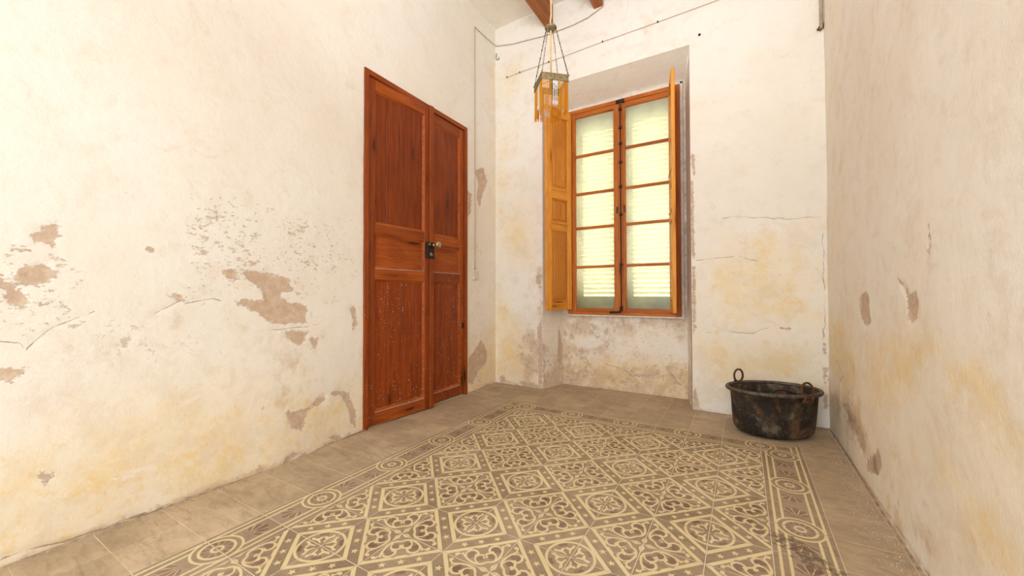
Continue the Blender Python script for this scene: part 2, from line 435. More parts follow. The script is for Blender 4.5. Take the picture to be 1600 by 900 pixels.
def poly_sd(px, py, P):
    inside = np.zeros(px.shape, bool); d = np.full(px.shape, 9.0)
    for i in range(len(P)):
        a, b = P[i], P[(i + 1) % len(P)]
        d = np.minimum(d, seg_dist(px, py, a, b))
        if a[1] != b[1]:
            c = ((a[1] > py) != (b[1] > py)) & (px < (b[0] - a[0]) * (py - a[1]) / (b[1] - a[1]) + a[0])
            inside ^= c
    return np.where(inside, d, -d)
def polys_field(px, py, polys, w):
    f = np.zeros(px.shape)
    for P in polys:
        f = np.maximum(f, np.clip(.5 + poly_sd(px, py, P) / w, 0, 1))
    return f
def crack_fields(px, py, lines_):
    """signed distance to the crack lines (for a crisp thin line in the shader) and a mask that ends it"""
    sd = np.full(px.shape, .04); best = np.full(px.shape, 9.0)
    for L in lines_:
        # jagged course
        Q = [np.array(L[0], float)]
        rs = np.random.RandomState(int(abs(L[0][0] * 997 + L[0][1] * 71)))
        for a, b in zip(L[:-1], L[1:]):
            a = np.array(a, float); b = np.array(b, float); k = max(1, int(np.hypot(*(b - a)) / .035))
            for q in range(1, k + 1):
                Q.append(a + (b - a) * q / k + (rs.randn(2) * .0045 if q < k else 0))
        for a, b in zip(Q[:-1], Q[1:]):
            d = seg_dist(px, py, a, b)
            sg = np.sign((b[0] - a[0]) * (py - a[1]) - (b[1] - a[1]) * (px - a[0]))
            m_ = d < best; best = np.where(m_, d, best); sd = np.where(m_, d * sg, sd)
    return np.clip(sd / .04, -1, 1), np.clip(1 - best / .03, 0, 1)
def blob(px, py, cx, cy, rx, ry): return np.exp(-((px - cx) / rx) ** 2 - ((py - cy) / ry) ** 2)
def sstep(v, a, b):
    t = np.clip((v - a) / (b - a), 0, 1); return t * t * (3 - 2 * t)
def lines(bps, step):
    out = []
    for a, b in zip(bps[:-1], bps[1:]):
        k = max(1, int(math.ceil((b - a) / step))); out += list(np.linspace(a, b, k + 1)[:-1])
    return np.array(out + [bps[-1]])
class Wall:
    """collects grid patches (with attributes) into one mesh"""
    KEYS = ('peel', 'ochre', 'stain', 'speck', 'damp', 'crack', 'crackmask')
    def __init__(self): self.V = []; self.F = []; self.A = {k: [] for k in self.KEYS}; self.n = 0
    def patch(self, us, vs, pos, fields, hole=None, flip=False):
        U, W = np.meshgrid(us, vs, indexing='ij')
        f = fields(U, W); X = pos(U, W, f)
        self.V.append(np.stack([c.ravel() for c in X], 1))
        for k in self.KEYS:
            v = f.get(k, 0.0); self.A[k].append(np.broadcast_to(np.asarray(v, float), U.shape).ravel())
        nu, nv = U.shape
        I = np.arange(nu * nv).reshape(nu, nv) + self.n
        q = np.stack([I[:-1, :-1], I[1:, :-1], I[1:, 1:], I[:-1, 1:]], -1)
        if flip: q = q[..., ::-1]
        keep = np.ones(q.shape[:2], bool)
        if hole:
            uc = (us[:-1] + us[1:]) / 2; vc = (vs[:-1] + vs[1:]) / 2
            keep = ~(((uc > hole[0]) & (uc < hole[1]))[:, None] & ((vc > hole[2]) & (vc < hole[3]))[None, :])
        self.F.append(q[keep]); self.n += nu * nv
    def build(self, name, mat):
        V = np.concatenate(self.V); F = np.concatenate(self.F)
        me = bpy.data.meshes.new(name)
        me.vertices.add(len(V)); me.vertices.foreach_set('co', V.ravel().astype(np.float32))
        me.loops.add(F.size); me.loops.foreach_set('vertex_index', F.ravel().astype(np.int32))
        me.polygons.add(len(F)); me.polygons.foreach_set('loop_start', (np.arange(len(F)) * 4).astype(np.int32))
        me.polygons.foreach_set('loop_total', np.full(len(F), 4, np.int32))
        me.polygons.foreach_set('use_smooth', np.ones(len(F), bool))
        me.update(); me.validate()
        for k in self.KEYS:
            a = me.attributes.new(k, 'FLOAT', 'POINT'); a.data.foreach_set('value', np.concatenate(self.A[k]).astype(np.float32))
        o = link(name, me, None, (mat,)); tag(o, kind='structure'); return o

# outlines of the flaked patches, cracks and ochre areas, in metres on each wall (along wall, height)
L_peel = [[[-0.47,1.03],[-0.36,1.02],[-0.24,1.0],[-0.22,0.94],[-0.29,0.9],[-0.24,0.86],[-0.13,0.84],[-0.14,0.75],[-0.25,0.74],[-0.33,0.76],[-0.41,0.82],[-0.5,0.87],[-0.43,0.88],[-0.37,0.88],[-0.38,0.94],[-0.46,0.99]],[[-0.56,1.03],[-0.51,1.03],[-0.49,0.99],[-0.5,0.97],[-0.54,1.0]],[[-0.26,0.7],[-0.18,0.7],[-0.12,0.69],[-0.15,0.64],[-0.18,0.62],[-0.25,0.66]],[[-0.11,0.66],[-0.07,0.65],[-0.08,0.59],[-0.11,0.59]],[[-1.23,0.99],[-1.21,0.96],[-1.18,0.96],[-1.18,1.0],[-1.16,1.01],[-1.13,1.02],[-1.11,1.01],[-1.1,0.98],[-1.12,0.95],[-1.16,0.94],[-1.18,0.93],[-1.16,0.9],[-1.17,0.86],[-1.2,0.87],[-1.21,0.92],[-1.23,0.93]],[[-1.15,1.12],[-1.13,1.16],[-1.09,1.17],[-1.09,1.12],[-1.1,1.08],[-1.14,1.1]],[[-1.14,0.88],[-1.1,0.88],[-1.1,0.87],[-1.14,0.87]],[[-1.09,0.88],[-1.08,0.88],[-1.06,0.85],[-1.08,0.85]],[[-1.23,0.66],[-1.16,0.65],[-1.19,0.61],[-1.23,0.62]],[[-0.26,0.27],[-0.14,0.25],[-0.16,0.21],[-0.18,0.14],[-0.25,0.19],[-0.27,0.25]],[[-0.15,0.25],[-0.06,0.3],[-0.02,0.3],[-0.02,0.27],[-0.13,0.24]],[[0.02,0.31],[0.12,0.3],[0.19,0.18],[0.21,0.03],[0.17,0.06],[0.15,0.18],[0.09,0.27],[0.02,0.3]],[[0.0,0.04],[0.06,0.04],[0.09,0.02],[0.08,-0.0],[0.02,0.02]],[[0.16,0.83],[0.19,0.83],[0.21,0.72],[0.18,0.68]],[[-1.2,1.07],[-1.16,1.07],[-1.17,1.07],[-1.2,1.06]],[[-0.77,0.92],[-0.73,0.91],[-0.7,0.88],[-0.71,0.87],[-0.74,0.89]],[[-0.44,1.08],[-0.39,1.08],[-0.4,1.07],[-0.43,1.06]],[[-0.84,1.11],[-0.82,1.11],[-0.83,1.1]],[[-0.31,-0.01],[-0.25,0.04],[-0.19,0.03],[-0.25,-0.0]],[[-1.13,0.27],[-1.1,0.27],[-1.1,0.24],[-1.12,0.23]],[[1.51,2.09],[1.66,2.16],[1.73,2.03],[1.65,1.91],[1.6,1.76],[1.54,1.83],[1.58,1.96]],[[1.42,0.32],[1.54,0.39],[1.62,0.47],[1.7,0.37],[1.72,0.24],[1.57,0.17],[1.47,0.07],[1.41,0.08]],[[1.39,1.86],[1.46,1.86],[1.46,1.69],[1.4,1.62]]]
L_cr = [[[-0.34,0.72],[-0.25,0.72],[-0.13,0.72]],[[-0.7,0.87],[-0.65,0.88],[-0.6,0.89],[-0.57,0.88]],[[-1.16,0.72],[-1.13,0.76],[-1.1,0.79],[-1.04,0.82],[-1.0,0.84]],[[-0.81,0.83],[-0.76,0.86],[-0.73,0.88]],[[-1.22,0.75],[-1.18,0.74]],[[-1.21,0.03],[-1.16,0.03],[-1.07,0.01],[-1.0,0.01],[-0.85,0.01]],[[-0.89,-0.0],[-0.82,0.0],[-0.75,0.01],[-0.63,0.0],[-0.46,-0.01],[-0.39,-0.02],[-0.12,0.01]]]
B_peel = [[[-0.8,1.09],[-0.75,1.11],[-0.74,1.0],[-0.8,1.02]],[[-1.21,0.08],[-1.16,0.09],[-1.14,0.01],[-1.21,0.02]],[[-0.78,0.58],[-0.73,0.7],[-0.73,0.05],[-0.77,0.03],[-0.78,0.4]],[[0.58,2.02],[0.6,1.99],[0.61,1.84],[0.59,1.84]],[[0.57,1.8],[0.59,1.79],[0.6,1.18],[0.58,1.18]],[[0.58,1.13],[0.6,1.12],[0.6,0.64],[0.58,0.59]],[[0.58,0.15],[0.6,0.18],[0.62,0.03],[0.58,0.03]],[[1.14,0.67],[1.21,0.67],[1.21,0.66],[1.15,0.65]],[[1.38,0.57],[1.4,0.58],[1.4,0.5],[1.38,0.5]],[[1.38,0.41],[1.4,0.41],[1.39,0.3],[1.38,0.3]],[[1.4,0.41],[1.41,0.41],[1.41,0.38],[1.4,0.38]],[[1.4,0.35],[1.41,0.35],[1.41,0.32],[1.4,0.32]],[[1.38,0.21],[1.4,0.23],[1.4,0.13],[1.38,0.13]]]
B_cr = [[[0.79,1.48],[0.9,1.48],[1.07,1.46],[1.23,1.43],[1.37,1.43]],[[0.61,1.17],[0.74,1.18],[0.88,1.19],[1.0,1.15]],[[0.68,0.61],[0.79,0.62],[0.99,0.62],[1.03,0.65],[1.07,0.66]],[[1.39,1.31],[1.39,1.1],[1.39,0.84],[1.38,0.59]]]
R_peel = [[[1.06,0.89],[0.95,0.92],[0.91,0.9],[0.88,0.78],[0.96,0.75],[1.04,0.79]],[[0.41,0.9],[0.34,0.91],[0.32,0.88],[0.33,0.83],[0.37,0.81],[0.41,0.82]],[[0.5,0.96],[0.45,0.95],[0.39,0.9],[0.41,0.9],[0.48,0.94]],[[0.98,0.12],[0.78,0.24],[0.74,0.18],[0.79,0.12],[0.97,0.07]],[[1.51,0.25],[1.36,0.3],[1.11,0.24],[0.98,0.17],[1.03,0.13],[1.23,0.18]],[[0.22,1.12],[0.21,1.12],[0.21,1.05],[0.22,1.03]]]
R_cr = [[[1.36,0.3],[1.14,0.26],[1.0,0.19],[0.97,0.11]],[[1.67,0.49],[1.45,0.43],[1.56,0.38]],[[-0.1,0.87],[-0.14,0.81],[-0.2,0.77],[-0.25,0.75]],[[1.86,-0.01],[1.12,-0.0],[0.64,0.02],[0.26,0.02]]]
R_och = [[[0.94,0.68],[0.5,0.8],[0.17,0.79],[0.02,0.74],[0.17,0.7],[0.36,0.61],[0.71,0.42],[0.95,0.46]],[[0.17,0.76],[-0.06,0.76],[-0.17,0.72],[-0.24,0.65],[-0.24,0.55],[-0.1,0.56],[-0.01,0.6],[0.1,0.61]],[[0.06,0.4],[-0.16,0.38],[-0.23,0.34],[-0.16,0.3],[0.0,0.32]],[[1.77,0.72],[1.43,0.74],[1.17,0.46],[1.45,0.36],[1.79,0.47]],[[0.18,0.4],[0.13,0.42],[0.13,0.39],[0.17,0.37]]]
L_och = [[[-0.88,0.56],[-0.73,0.55],[-0.59,0.45],[-0.56,0.32],[-0.72,0.28],[-0.91,0.31],[-0.95,0.46]],[[-0.16,0.3],[0.12,0.26],[0.16,0.03],[0.02,0.05],[-0.16,0.14]],[[-1.02,0.38],[-0.52,0.32],[-0.4,0.15],[-1.03,0.35]],[[-1.21,0.26],[-1.0,0.31],[-0.55,0.35],[-0.4,0.14],[-0.89,0.04],[-1.21,0.02]],[[1.44,0.55],[1.82,0.39],[1.82,-0.03],[1.49,0.01]],[[1.69,3.46],[1.88,3.37],[1.86,1.76],[1.67,2.24]]]
B_och = [[[-1.25,1.82],[-0.94,1.84],[-0.8,1.61],[-0.83,1.22],[-1.08,1.2],[-1.21,1.33]],[[-1.23,0.94],[-1.12,0.69],[-0.94,0.45],[-0.8,0.1],[-0.94,-0.01],[-1.25,0.05]],[[-1.25,3.21],[-0.93,3.28],[-0.9,3.01],[-1.15,2.89]],[[-1.25,2.62],[-1.0,2.73],[-1.08,2.21],[-0.93,1.93],[-1.25,1.91]],[[0.7,1.46],[1.39,1.48],[1.38,0.67],[0.72,0.6],[0.64,1.03]],[[0.95,1.34],[1.12,1.35],[1.18,1.15],[1.03,1.2]],[[0.61,0.54],[1.38,0.59],[1.37,0.23],[0.65,0.14]]]
def relief(u, v, f, seed, amp=.0045):
    r = (fbm(u, v, 2.2, seed, 4) - .5) * amp * 2 + (fbm(u, v, 18, seed + 9, 3) - .5) * .0022
    pw = f['peel'] + (fbm(u, v, 14, seed + 20, 3) - .5) * .5
    return r - .0035 * sstep(pw, .44, .56) - .003 * sstep(f.get('crackmask', 0 * u), .6, 1)

def f_left(u, v):
    f = {'peel': polys_field(u, v, L_peel, .09)}
    f['ochre'] = np.clip(polys_field(u, v, L_och, .40) * .34 + .58 * (1 - sstep(v, .15, .80)) + .12 * (1 - sstep(v, .6, 1.4)), 0, 1) * (1 - .45 * blob(u, v, .05, .6, .15, .5)) + .35 * sstep(u, 1.62, 1.84) * sstep(v, 0, .3)
    f['speck'] = np.clip(.42 * sstep(v, .45, .8) * (1 - sstep(v, 1.3, 1.7)) * (fbm(u, v, 3, 31) > .45) + .95 * blob(u, v, -.55, 1.12, .22, .12) + .8 * blob(u, v, -.25, 1.22, .35, .16) + .7 * blob(u, v, .05, 1.08, .18, .22) + .9 * blob(u, v, -1.12, .95, .12, .14)
        + .7 * blob(u, v, -1.15, .80, .16, .05) + .55 * blob(u, v, -.3, .98, .3, .16) + .55 * blob(u, v, -.08, .55, .2, .25) + .85 * blob(u, v, 1.6, .95, .1, .35) + .6 * blob(u, v, 1.5, 1.7, .06, .6) + .6 * blob(u, v, -.80, 1.35, .25, .08) + .35 * (1 - sstep(v, 0, .06)), 0, 1)
    f['stain'] = np.clip(.50 * blob(u, v, -.85, .72, .45, .18) + .35 * blob(u, v, -.15, .5, .3, .3) + .35 * blob(u, v, 1.6, .6, .16, .6) + .60 * (1 - sstep(v, .0, .07)) * (.5 + fbm(u, v, 6, 3)) + .28 * blob(u, v, -.5, .3, .5, .3), 0, 1)
    f['damp'] = np.clip(.60 * blob(u, v, 1.58, .12, .12, .14) + .50 * blob(u, v, 1.55, 1.75, .04, .3) + .35 * (1 - sstep(v, .0, .025)) + .3 * blob(u, v, .18, .12, .05, .25) + .40 * blob(u, v, 1.86, .7, .04, .5), 0, 1)
    f['crack'], f['crackmask'] = crack_fields(u, v, L_cr)
    return f
def p_left(u, v, f):
    bulge = .055 * (1 - sstep(u, -.35, .20)) * (1 - sstep(v, .0, .9))
    return (XL + bulge + relief(u, v, f, 11), u, v)
w = Wall()
fine = .0105
us = lines([YF, -1.5, DY[0] + .02, DY[1] - .02, YB], fine * 1.0); us = np.concatenate([lines([YF, -1.5], .06)[:-1], lines([-1.5, DY[0] + .02, DY[1] - .02, YB], fine)])
vs = np.concatenate([lines([0, 1.9], fine)[:-1], lines([1.9, DZ - .02, ZC], .022)])
w.patch(us, vs, p_left, f_left, hole=(DY[0] + .02, DY[1] - .02, -1, DZ - .02), flip=True)
w.build('wall_left', M['wall'])

def f_right(u, v):
    f = {'peel': polys_field(u, v, R_peel, .07)}
    f['ochre'] = np.clip(polys_field(u, v, R_och, .14) * .40 + .30 * (1 - sstep(v, .35, .95)) + .20 * sstep(u, .2, 1.6) + .24, 0, 1)
    f['speck'] = np.clip(.55 * blob(u, v, .3, 1.0, .15, .2) + .6 * blob(u, v, 1.3, .3, .3, .2) + .5 * blob(u, v, 1.75, .5, .08, .5), 0, 1)
    f['stain'] = np.clip(.42 * blob(u, v, 1.3, .25, .5, .2) + .30 * blob(u, v, .45, .15, .4, .12) + .35 * (1 - sstep(v, 0, .05)) + .16 + .12 * fbm(u, v, 2, 5), 0, 1)
    f['damp'] = np.clip(.78 * blob(u, v, 1.28, .22, .26, .09) + .85 * blob(u, v, .85, .15, .10, .07) + .35 * blob(u, v, 1.65, .12, .12, .2), 0, 1)
    f['crack'], f['crackmask'] = crack_fields(u, v, [R_cr[0], R_cr[1], R_cr[3], [(1.42, 1.10), (1.40, .98), (1.35, .90)]])
    return f
w = Wall()
w.patch(np.concatenate([lines([YF, -.7], .06)[:-1], lines([-.7, YB], fine)]), np.concatenate([lines([0, 1.5], fine)[:-1], lines([1.5, ZC], .025)]),
        lambda u, v, f: (XR + .004 - relief(u, v, f, 41, .006), u, v), f_right)
w.build('wall_right', M['wall'])

# back wall with its splayed window niche
def f_back(u, v):
    f = {'peel': polys_field(u, v, B_peel, .07)}
    rgt = sstep(u, .3, .7)
    f['ochre'] = np.clip(polys_field(u, v, B_och, .36) * .66 + .28 * (1 - sstep(v, .3, 1.7)) + (1 - rgt) * .16, 0, 1)
    f['speck'] = np.clip(.85 * blob(u, v, .62, 1.92, .05, .14) + .75 * blob(u, v, .72, 1.55, .12, .12) + .7 * blob(u, v, .85, 1.95, .14, .05) + .8 * blob(u, v, -.82, .30, .10, .28) + .45 * (1 - rgt) + .6 * blob(u, v, 1.05, .42, .3, .06)
        + .6 * blob(u, v, .62, .5, .06, .7) + .5 * blob(u, v, 1.38, .5, .03, .4), 0, 1)
    f['stain'] = np.clip(.55 * blob(u, v, -.85, .30, .18, .3) + .40 * blob(u, v, -.75, 1.0, .06, .4) + .35 * blob(u, v, .62, .12, .2, .16) + .5 * (1 - sstep(v, 0, .08)) + .25 * (1 - rgt), 0, 1)
    f['damp'] = np.clip(.62 * blob(u, v, -.735, .35, .02, .38) + .55 * blob(u, v, -1.2, .06, .06, .07) + .4 * blob(u, v, .585, .9, .014, .9) + .5 * blob(u, v, .60, .08, .06, .1) + .4 * blob(u, v, 1.39, .45, .02, .22), 0, 1)
    f['crack'], f['crackmask'] = crack_fields(u, v, B_cr)
    return f
def edge_taper(u, v):
    d = np.minimum(np.abs(u - NF[0]) + 9 * (v > NZF + .02), np.abs(u - NF[1]) + 9 * (v > NZF + .02)); d = np.minimum(d, np.where((u > NF[0] - .02) & (u < NF[1] + .02), np.abs(v - NZF), 9))
    return sstep(d, 0, .03)
w = Wall()
us = lines([XL - .05, NF[0], NF[1], XR + .05], fine); vs = np.concatenate([lines([0, 2.2], fine)[:-1], lines([2.2, NZF, ZC], .022)])
w.patch(us, vs, lambda u, v, f: (u, YB - relief(u, v, f, 71) * edge_taper(u, v), v), f_back, hole=(NF[0], NF[1], -1, NZF), flip=True)
# jambs: s runs from the room face (0) to the niche back (1)
def f_jamb(side):
    def g(s, v):
        f = {'peel': polys_field(s, v, [[(.75, .62), (.95, .45), (.9, .2), (.7, .25)]] if side == 0 else [[(.05, .9), (.3, .7), (.25, .2), (.0, .2)]], .2)}
        f['ochre'] = .40 * (1 - sstep(v, .1, .5)); f['speck'] = .45 * (1 - sstep(v, .5, 1.2)) + .15
        f['stain'] = .55 * (1 - sstep(v, .1, .9)) + .12 + (.45 * blob(s, v, 0, .9, .25, 1.3) if side else .2 * blob(s, v, 0, .9, .2, 1.0))
        f['damp'] = (.42 * blob(s, v, .15, 1.0, .25, 1.1) if side else .35 * blob(s, v, .02, .6, .10, .7)) + .45 * (1 - sstep(v, 0, .07))
        return f
    return g
for side in (0, 1):
    def pj(s, v, f, side=side):
        zt = NZF + (NZB - NZF) * s
        z = v / NZF * zt
        x = NF[side] + (NB[side] - NF[side]) * s
        r = relief(s * .3, v, f, 90 + side) * np.sin(np.pi * np.clip(s, 0, 1)) * .8
        return (x + r * (1 if side == 0 else -1), YB + (YN - YB) * s, z)
    w.patch(lines([0, 1], .04), lines([0, NZF], .014), pj, f_jamb(side), flip=(side == 0))
# soffit
w.patch(lines([0, 1], .05), lines([0, 1], .02), lambda s, t, f: (NF[0] + (NF[1] - NF[0]) * t + ((NB[0] - NF[0]) * (1 - t) + (NB[1] - NF[1]) * t) * s, YB + (YN - YB) * s, NZF + (NZB - NZF) * s),
        lambda s, t: {'ochre': .22 + 0 * s, 'peel': 0 * s, 'stain': .10 * sstep(s, .6, 1)})
# niche back, pierced by the window
def f_niche(u, v):
    f = {'peel': polys_field(u, v, [[(-.58, .10), (-.45, .06), (-.52, .02), (-.62, .02)], [(.02, .18), (.30, .22), (.25, .16), (.05, .13)]], .12) * .8,
            'ochre': .62 * (1 - sstep(v, .15, .45)) + .42, 'speck': .85 + 0 * u, 'damp': .35 * (1 - sstep(v, 0, .10)) + .3 * blob(u, v, -.60, .08, .08, .1) + .25 * blob(u, v, .50, .4, .02, .4),
            'stain': np.clip(.66 - .85 * blob(u, v, .22, .42, .26, .12) - .55 * blob(u, v, -.40, .44, .10, .06) - .3 * blob(u, v, -.1, .28, .2, .05), 0, 1)}
    f['crack'], f['crackmask'] = crack_fields(u, v, [[(-.2, .24), (-.02, .2), (.08, .12)], [(.3, .3), (.38, .2), (.45, .12)]])
    return f
hx = (WX[0] + .012, WX[1] - .012); hz = (WZ[0] + .012, WZ[1] - .012)
def pn(u, v, f):
    ed = sstep(np.minimum(np.minimum(u - NB[0], NB[1] - u), .2), 0, .03)
    return (u, YN - relief(u, v, f, 120, .006) * ed, v)
w.patch(lines([NB[0], hx[0], hx[1], NB[1]], .0105), lines([0, hz[0], hz[1], NZB], .0105), pn, f_niche, hole=(hx[0], hx[1], hz[0], hz[1]), flip=True)
# outer reveal beyond the window
zf = lambda a, b: {'peel': 0 * a, 'ochre': .3 + 0 * a}
YO = 2.50
for x in hx: w.patch(lines([YN, YO], .1), lines(list(hz), .1), lambda s, v, f, x=x: (x + 0 * s, s, v), zf)
for z in hz: w.patch(lines([YN, YO], .1), lines(list(hx), .1), lambda s, v, f, z=z: (v, s, z + 0 * s), zf)
w.build('wall_back', M['wall'])

# wall behind the camera, with an assumed wide opening made for the added daylight
w = Wall()
OX = (-.65, 1.30); OZ = (.35, 3.10)
w.patch(lines([XL - .05, OX[0], OX[1], XR + .05], .08), lines([0, OZ[0], OZ[1], ZC], .08), lambda u, v, f: (u, YF + 0 * u, v),
        lambda u, v: {'peel': 0 * u, 'ochre': .4 * (1 - sstep(v, 0, 1))}, hole=(*OX, *OZ))
w.build('wall_front', M['wall'])
w = Wall()
w.patch(lines([XL - .06, XR + .06], .03), lines([YF, YB + .04], .03), lambda u, v, f: (u, v, ZC + .004 * (fbm(u, v, 2, 8) - .5)),
        lambda u, v: {'peel': 0 * u, 'ochre': .25 * blob(u, v, -1.0, 1.7, .4, .4), 'speck': .2 + 0 * u}, flip=True)
ceiling = w.build('ceiling', M['ceiling'])
for x in (-.689, -.205, .29, .78, 1.27):
    bw = .081
    box('ceiling_beam', x, x + bw, YF - .05, YB + .03, 3.467 if x < 0 else 3.467, ZC + .02, M['beam'], ceiling, .006)

# ============================================================ FLOOR: one object per 20 cm encaustic tile
T = .2; H = .1978 / 2      # half size of a laid tile, joint 1.8 mm
floor_bm = bmesh.new()
box_bm(floor_bm, XL - .12, XR + .12, YF - .1, YN + .06, -.05, -.0010)
floor = bm_obj('floor', floor_bm, M['grout']); tag(floor, kind='structure')

# 2-D pattern pieces, all convex, in tile units
def clip_poly(P, a, b, c):                 # keep a*x+b*y<=c
    out = []
    for i in range(len(P)):
        p, q = P[i], P[(i + 1) % len(P)]
        dp = a * p[0] + b * p[1] - c; dq = a * q[0] + b * q[1] - c
        if dp <= 0: out.append(p)
        if (dp < 0 < dq) or (dq < 0 < dp):
            t = dp / (dp - dq); out.append((p[0] + (q[0] - p[0]) * t, p[1] + (q[1] - p[1]) * t))
    return out
class Pat:
    def __init__(self): self.P = []; self.s = 0        # (layer, material index, polygon)
    def lay(self, layer): self.s += 1; return layer + .065 * (self.s % 14)
    def poly(self, pts, mi, layer=1):
        layer = self.lay(layer)
        if True:
            tri = tessellate_polygon([[Vector((p[0], p[1], 0)) for p in pts]]) if len(pts) > 3 else [(0, 1, 2)]
            for t in tri: self.P.append((layer, mi, [tuple(pts[k]) for k in t]))
    def convex(self, pts, mi, layer=1, raw=False):
        if not raw: layer = self.lay(layer)
        self.P.append((layer, mi, [tuple(p) for p in pts]))
    def line(self, pts, wd, mi, layer=1, closed=False):
        layer = self.lay(layer)
        n_ = len(pts); ws = wd if isinstance(wd, list) else [wd] * n_
        L = []; R_ = []
        for i in range(n_):
            a = pts[(i - 1) % n_] if (closed or i) else pts[i]; b = pts[(i + 1) % n_] if (closed or i < n_ - 1) else pts[i]
            dx, dy = b[0] - a[0], b[1] - a[1]; l = math.hypot(dx, dy) or 1; nx, ny = -dy / l, dx / l
            L.append((pts[i][0] + nx * ws[i] / 2, pts[i][1] + ny * ws[i] / 2)); R_.append((pts[i][0] - nx * ws[i] / 2, pts[i][1] - ny * ws[i] / 2))
        for i in range(n_ if closed else n_ - 1):
            j = (i + 1) % n_; self.convex([L[i], L[j], R_[j], R_[i]], mi, layer, True)
    def disk(self, c, r, mi, layer=1, k=12): self.convex([(c[0] + r * math.cos(2 * math.pi * i / k), c[1] + r * math.sin(2 * math.pi * i / k)) for i in range(k)], mi, layer)
    def ring(self, c, ro, ri, mi, layer=1, k=40, a0=0, a1=2 * math.pi):
        layer = self.lay(layer)
        for i in range(k):
            a, b = a0 + (a1 - a0) * i / k, a0 + (a1 - a0) * (i + 1) / k
            self.convex([(c[0] + ro * math.cos(a), c[1] + ro * math.sin(a)), (c[0] + ro * math.cos(b), c[1] + ro * math.sin(b)), (c[0] + ri * math.cos(b), c[1] + ri * math.sin(b)), (c[0] + ri * math.cos(a), c[1] + ri * math.sin(a))], mi, layer, True)
    def swapped(self):                     # mirror in the tile diagonal
        q = Pat(); q.P = [(l, mi, [(y, x) for x, y in P]) for l, mi, P in self.P]; return q
    def star(self, c, r, mi, rot=0.0, layer=2):
        out = [(c[0] + r * math.sin(rot + 2 * math.pi * i / 5), c[1] + r * math.cos(rot + 2 * math.pi * i / 5)) for i in range(5)]
        inn = [(c[0] + r * .42 * math.sin(rot + 2 * math.pi * (i + .5) / 5), c[1] + r * .42 * math.cos(rot + 2 * math.pi * (i + .5) / 5)) for i in range(5)]
        self.convex(inn, mi, layer)
        for i in range(5): self.convex([out[i], inn[i], inn[i - 1]], mi, layer)
def smooth_line(pts, k=4):                 # Catmull-Rom
    out = []
    P = [pts[0]] + list(pts) + [pts[-1]]
    for i in range(1, len(P) - 2):
        for j in range(k):
            t = j / k
            out.append(tuple(.5 * (2 * P[i][c] + (P[i + 1][c] - P[i - 1][c]) * t + (2 * P[i - 1][c] - 5 * P[i][c] + 4 * P[i + 1][c] - P[i + 2][c]) * t * t + (3 * P[i][c] - P[i - 1][c] - 3 * P[i + 1][c] + P[i + 2][c]) * t ** 3) for c in (0, 1)))
    out.append(tuple(pts[-1])); return out
MATS = (M['t_ground'], M['t_yellow'], M['t_maroon'], M['t_pink'])
def tile_mesh(name, pat, clips=((1, 0, .5), (-1, 0, .5), (0, 1, .5), (0, -1, .5)), base=0):
    bm = bmesh.new(); box_bm(bm, -H, H, -H, H, -.012, 0, .0006)
    for f in bm.faces: f.material_index = base
    lim = H / T - .004
    for layer, mi, P in pat.P:
        P = [(x, y) for x, y in P]
        for a, b, c in clips: P = clip_poly(P, a, b, c * (lim / .5) if abs(c) == .5 else c); 
        if len(P) < 3: continue
        area = sum(P[i][0] * P[(i + 1) % len(P)][1] - P[(i + 1) % len(P)][0] * P[i][1] for i in range(len(P)))
        if abs(area) < 1e-6: continue
        if area < 0: P = P[::-1]
        f = bm.faces.new([bm.verts.new((x * T, y * T, .00012 * layer)) for x, y in P]); f.material_index = mi
    me = bpy.data.meshes.new(name); bm.to_mesh(me); bm.free()
    for mt in MATS: me.materials.append(mt)
    return me
# --- field tile: ring of petals round (-.5,-.5), scrolls round (+.5,+.5), star band between
A_ = Pat()
def sh(P, o=-.5): return [(x + o, y + o) for x, y in P]
A_.convex(sh([(.615, 0), (.725, 0), (0, .725), (0, .615)]), 1)                      # inner square
A_.convex(sh([(1.0, 0), (0, 1.0), (.105, 1.0), (1.0, .105)]), 1)                    # outline of the scroll square
A_.ring((-.5, -.5), .385, .30, 3, 1, 44); A_.ring((-.5, -.5), .385, .315, 2, 2, 12, .55, 1.02)
A_.ring((-.5, -.5), .437, .388, 1, 3, 48)
pet = [(.085, .030), (.150, .048), (.210, .050), (.268, .030), (.300, .022), (.345, .062), (.310, .078), (.262, .084), (.228, .108), (.226, .150), (.195, .190), (.170, .150), (.176, .112), (.160, .088), (.120, .075), (.080, .050)]
Q = Pat(); Q.poly(sh(pet), 1, 2); A_.P += Q.P + Q.swapped().P
for s_, off in ((0, 0), (.43, 0), (-.43, 0)):
    c = (.865 / 2 + s_ / 2, .865 / 2 - s_ / 2); A_.star((c[0] - .5, c[1] - .5), .074, 1, math.radians(45))
Q = Pat(); g = lambda P: [(.5 - x, .5 - y) for x, y in P]
Q.line(g(smooth_line([(.70, .115), (.655, .135), (.60, .118), (.52, .080), (.43, .052), (.34, .046), (.26, .066), (.205, .115), (.172, .172)])), [.030] * 4 + [.034] * 4 + [.040] * 8 + [.046] * 12 + [.042] * 5, 1, 3)
Q.line(g(smooth_line([(.70, .115), (.735, .105), (.765, .070)])), [.040, .04, .042, .045, .045, .04, .035, .03, .02], 1, 3); Q.disk(g([(.735, .070)])[0], .036, 1, 3)
Q.line(g([(.62, .12), (.665, .165), (.65, .19)]), [.03, .03, .01], 1, 3)
Q.line(g(smooth_line([(.535, .085), (.60, .155), (.613, .22), (.575, .29), (.50, .318), (.425, .285), (.405, .225)])), [.030] * 8 + [.044] * 12 + [.040] * 4 + [.06], 1, 3)
Q.disk(g([(.425, .225)])[0], .034, 1, 3)
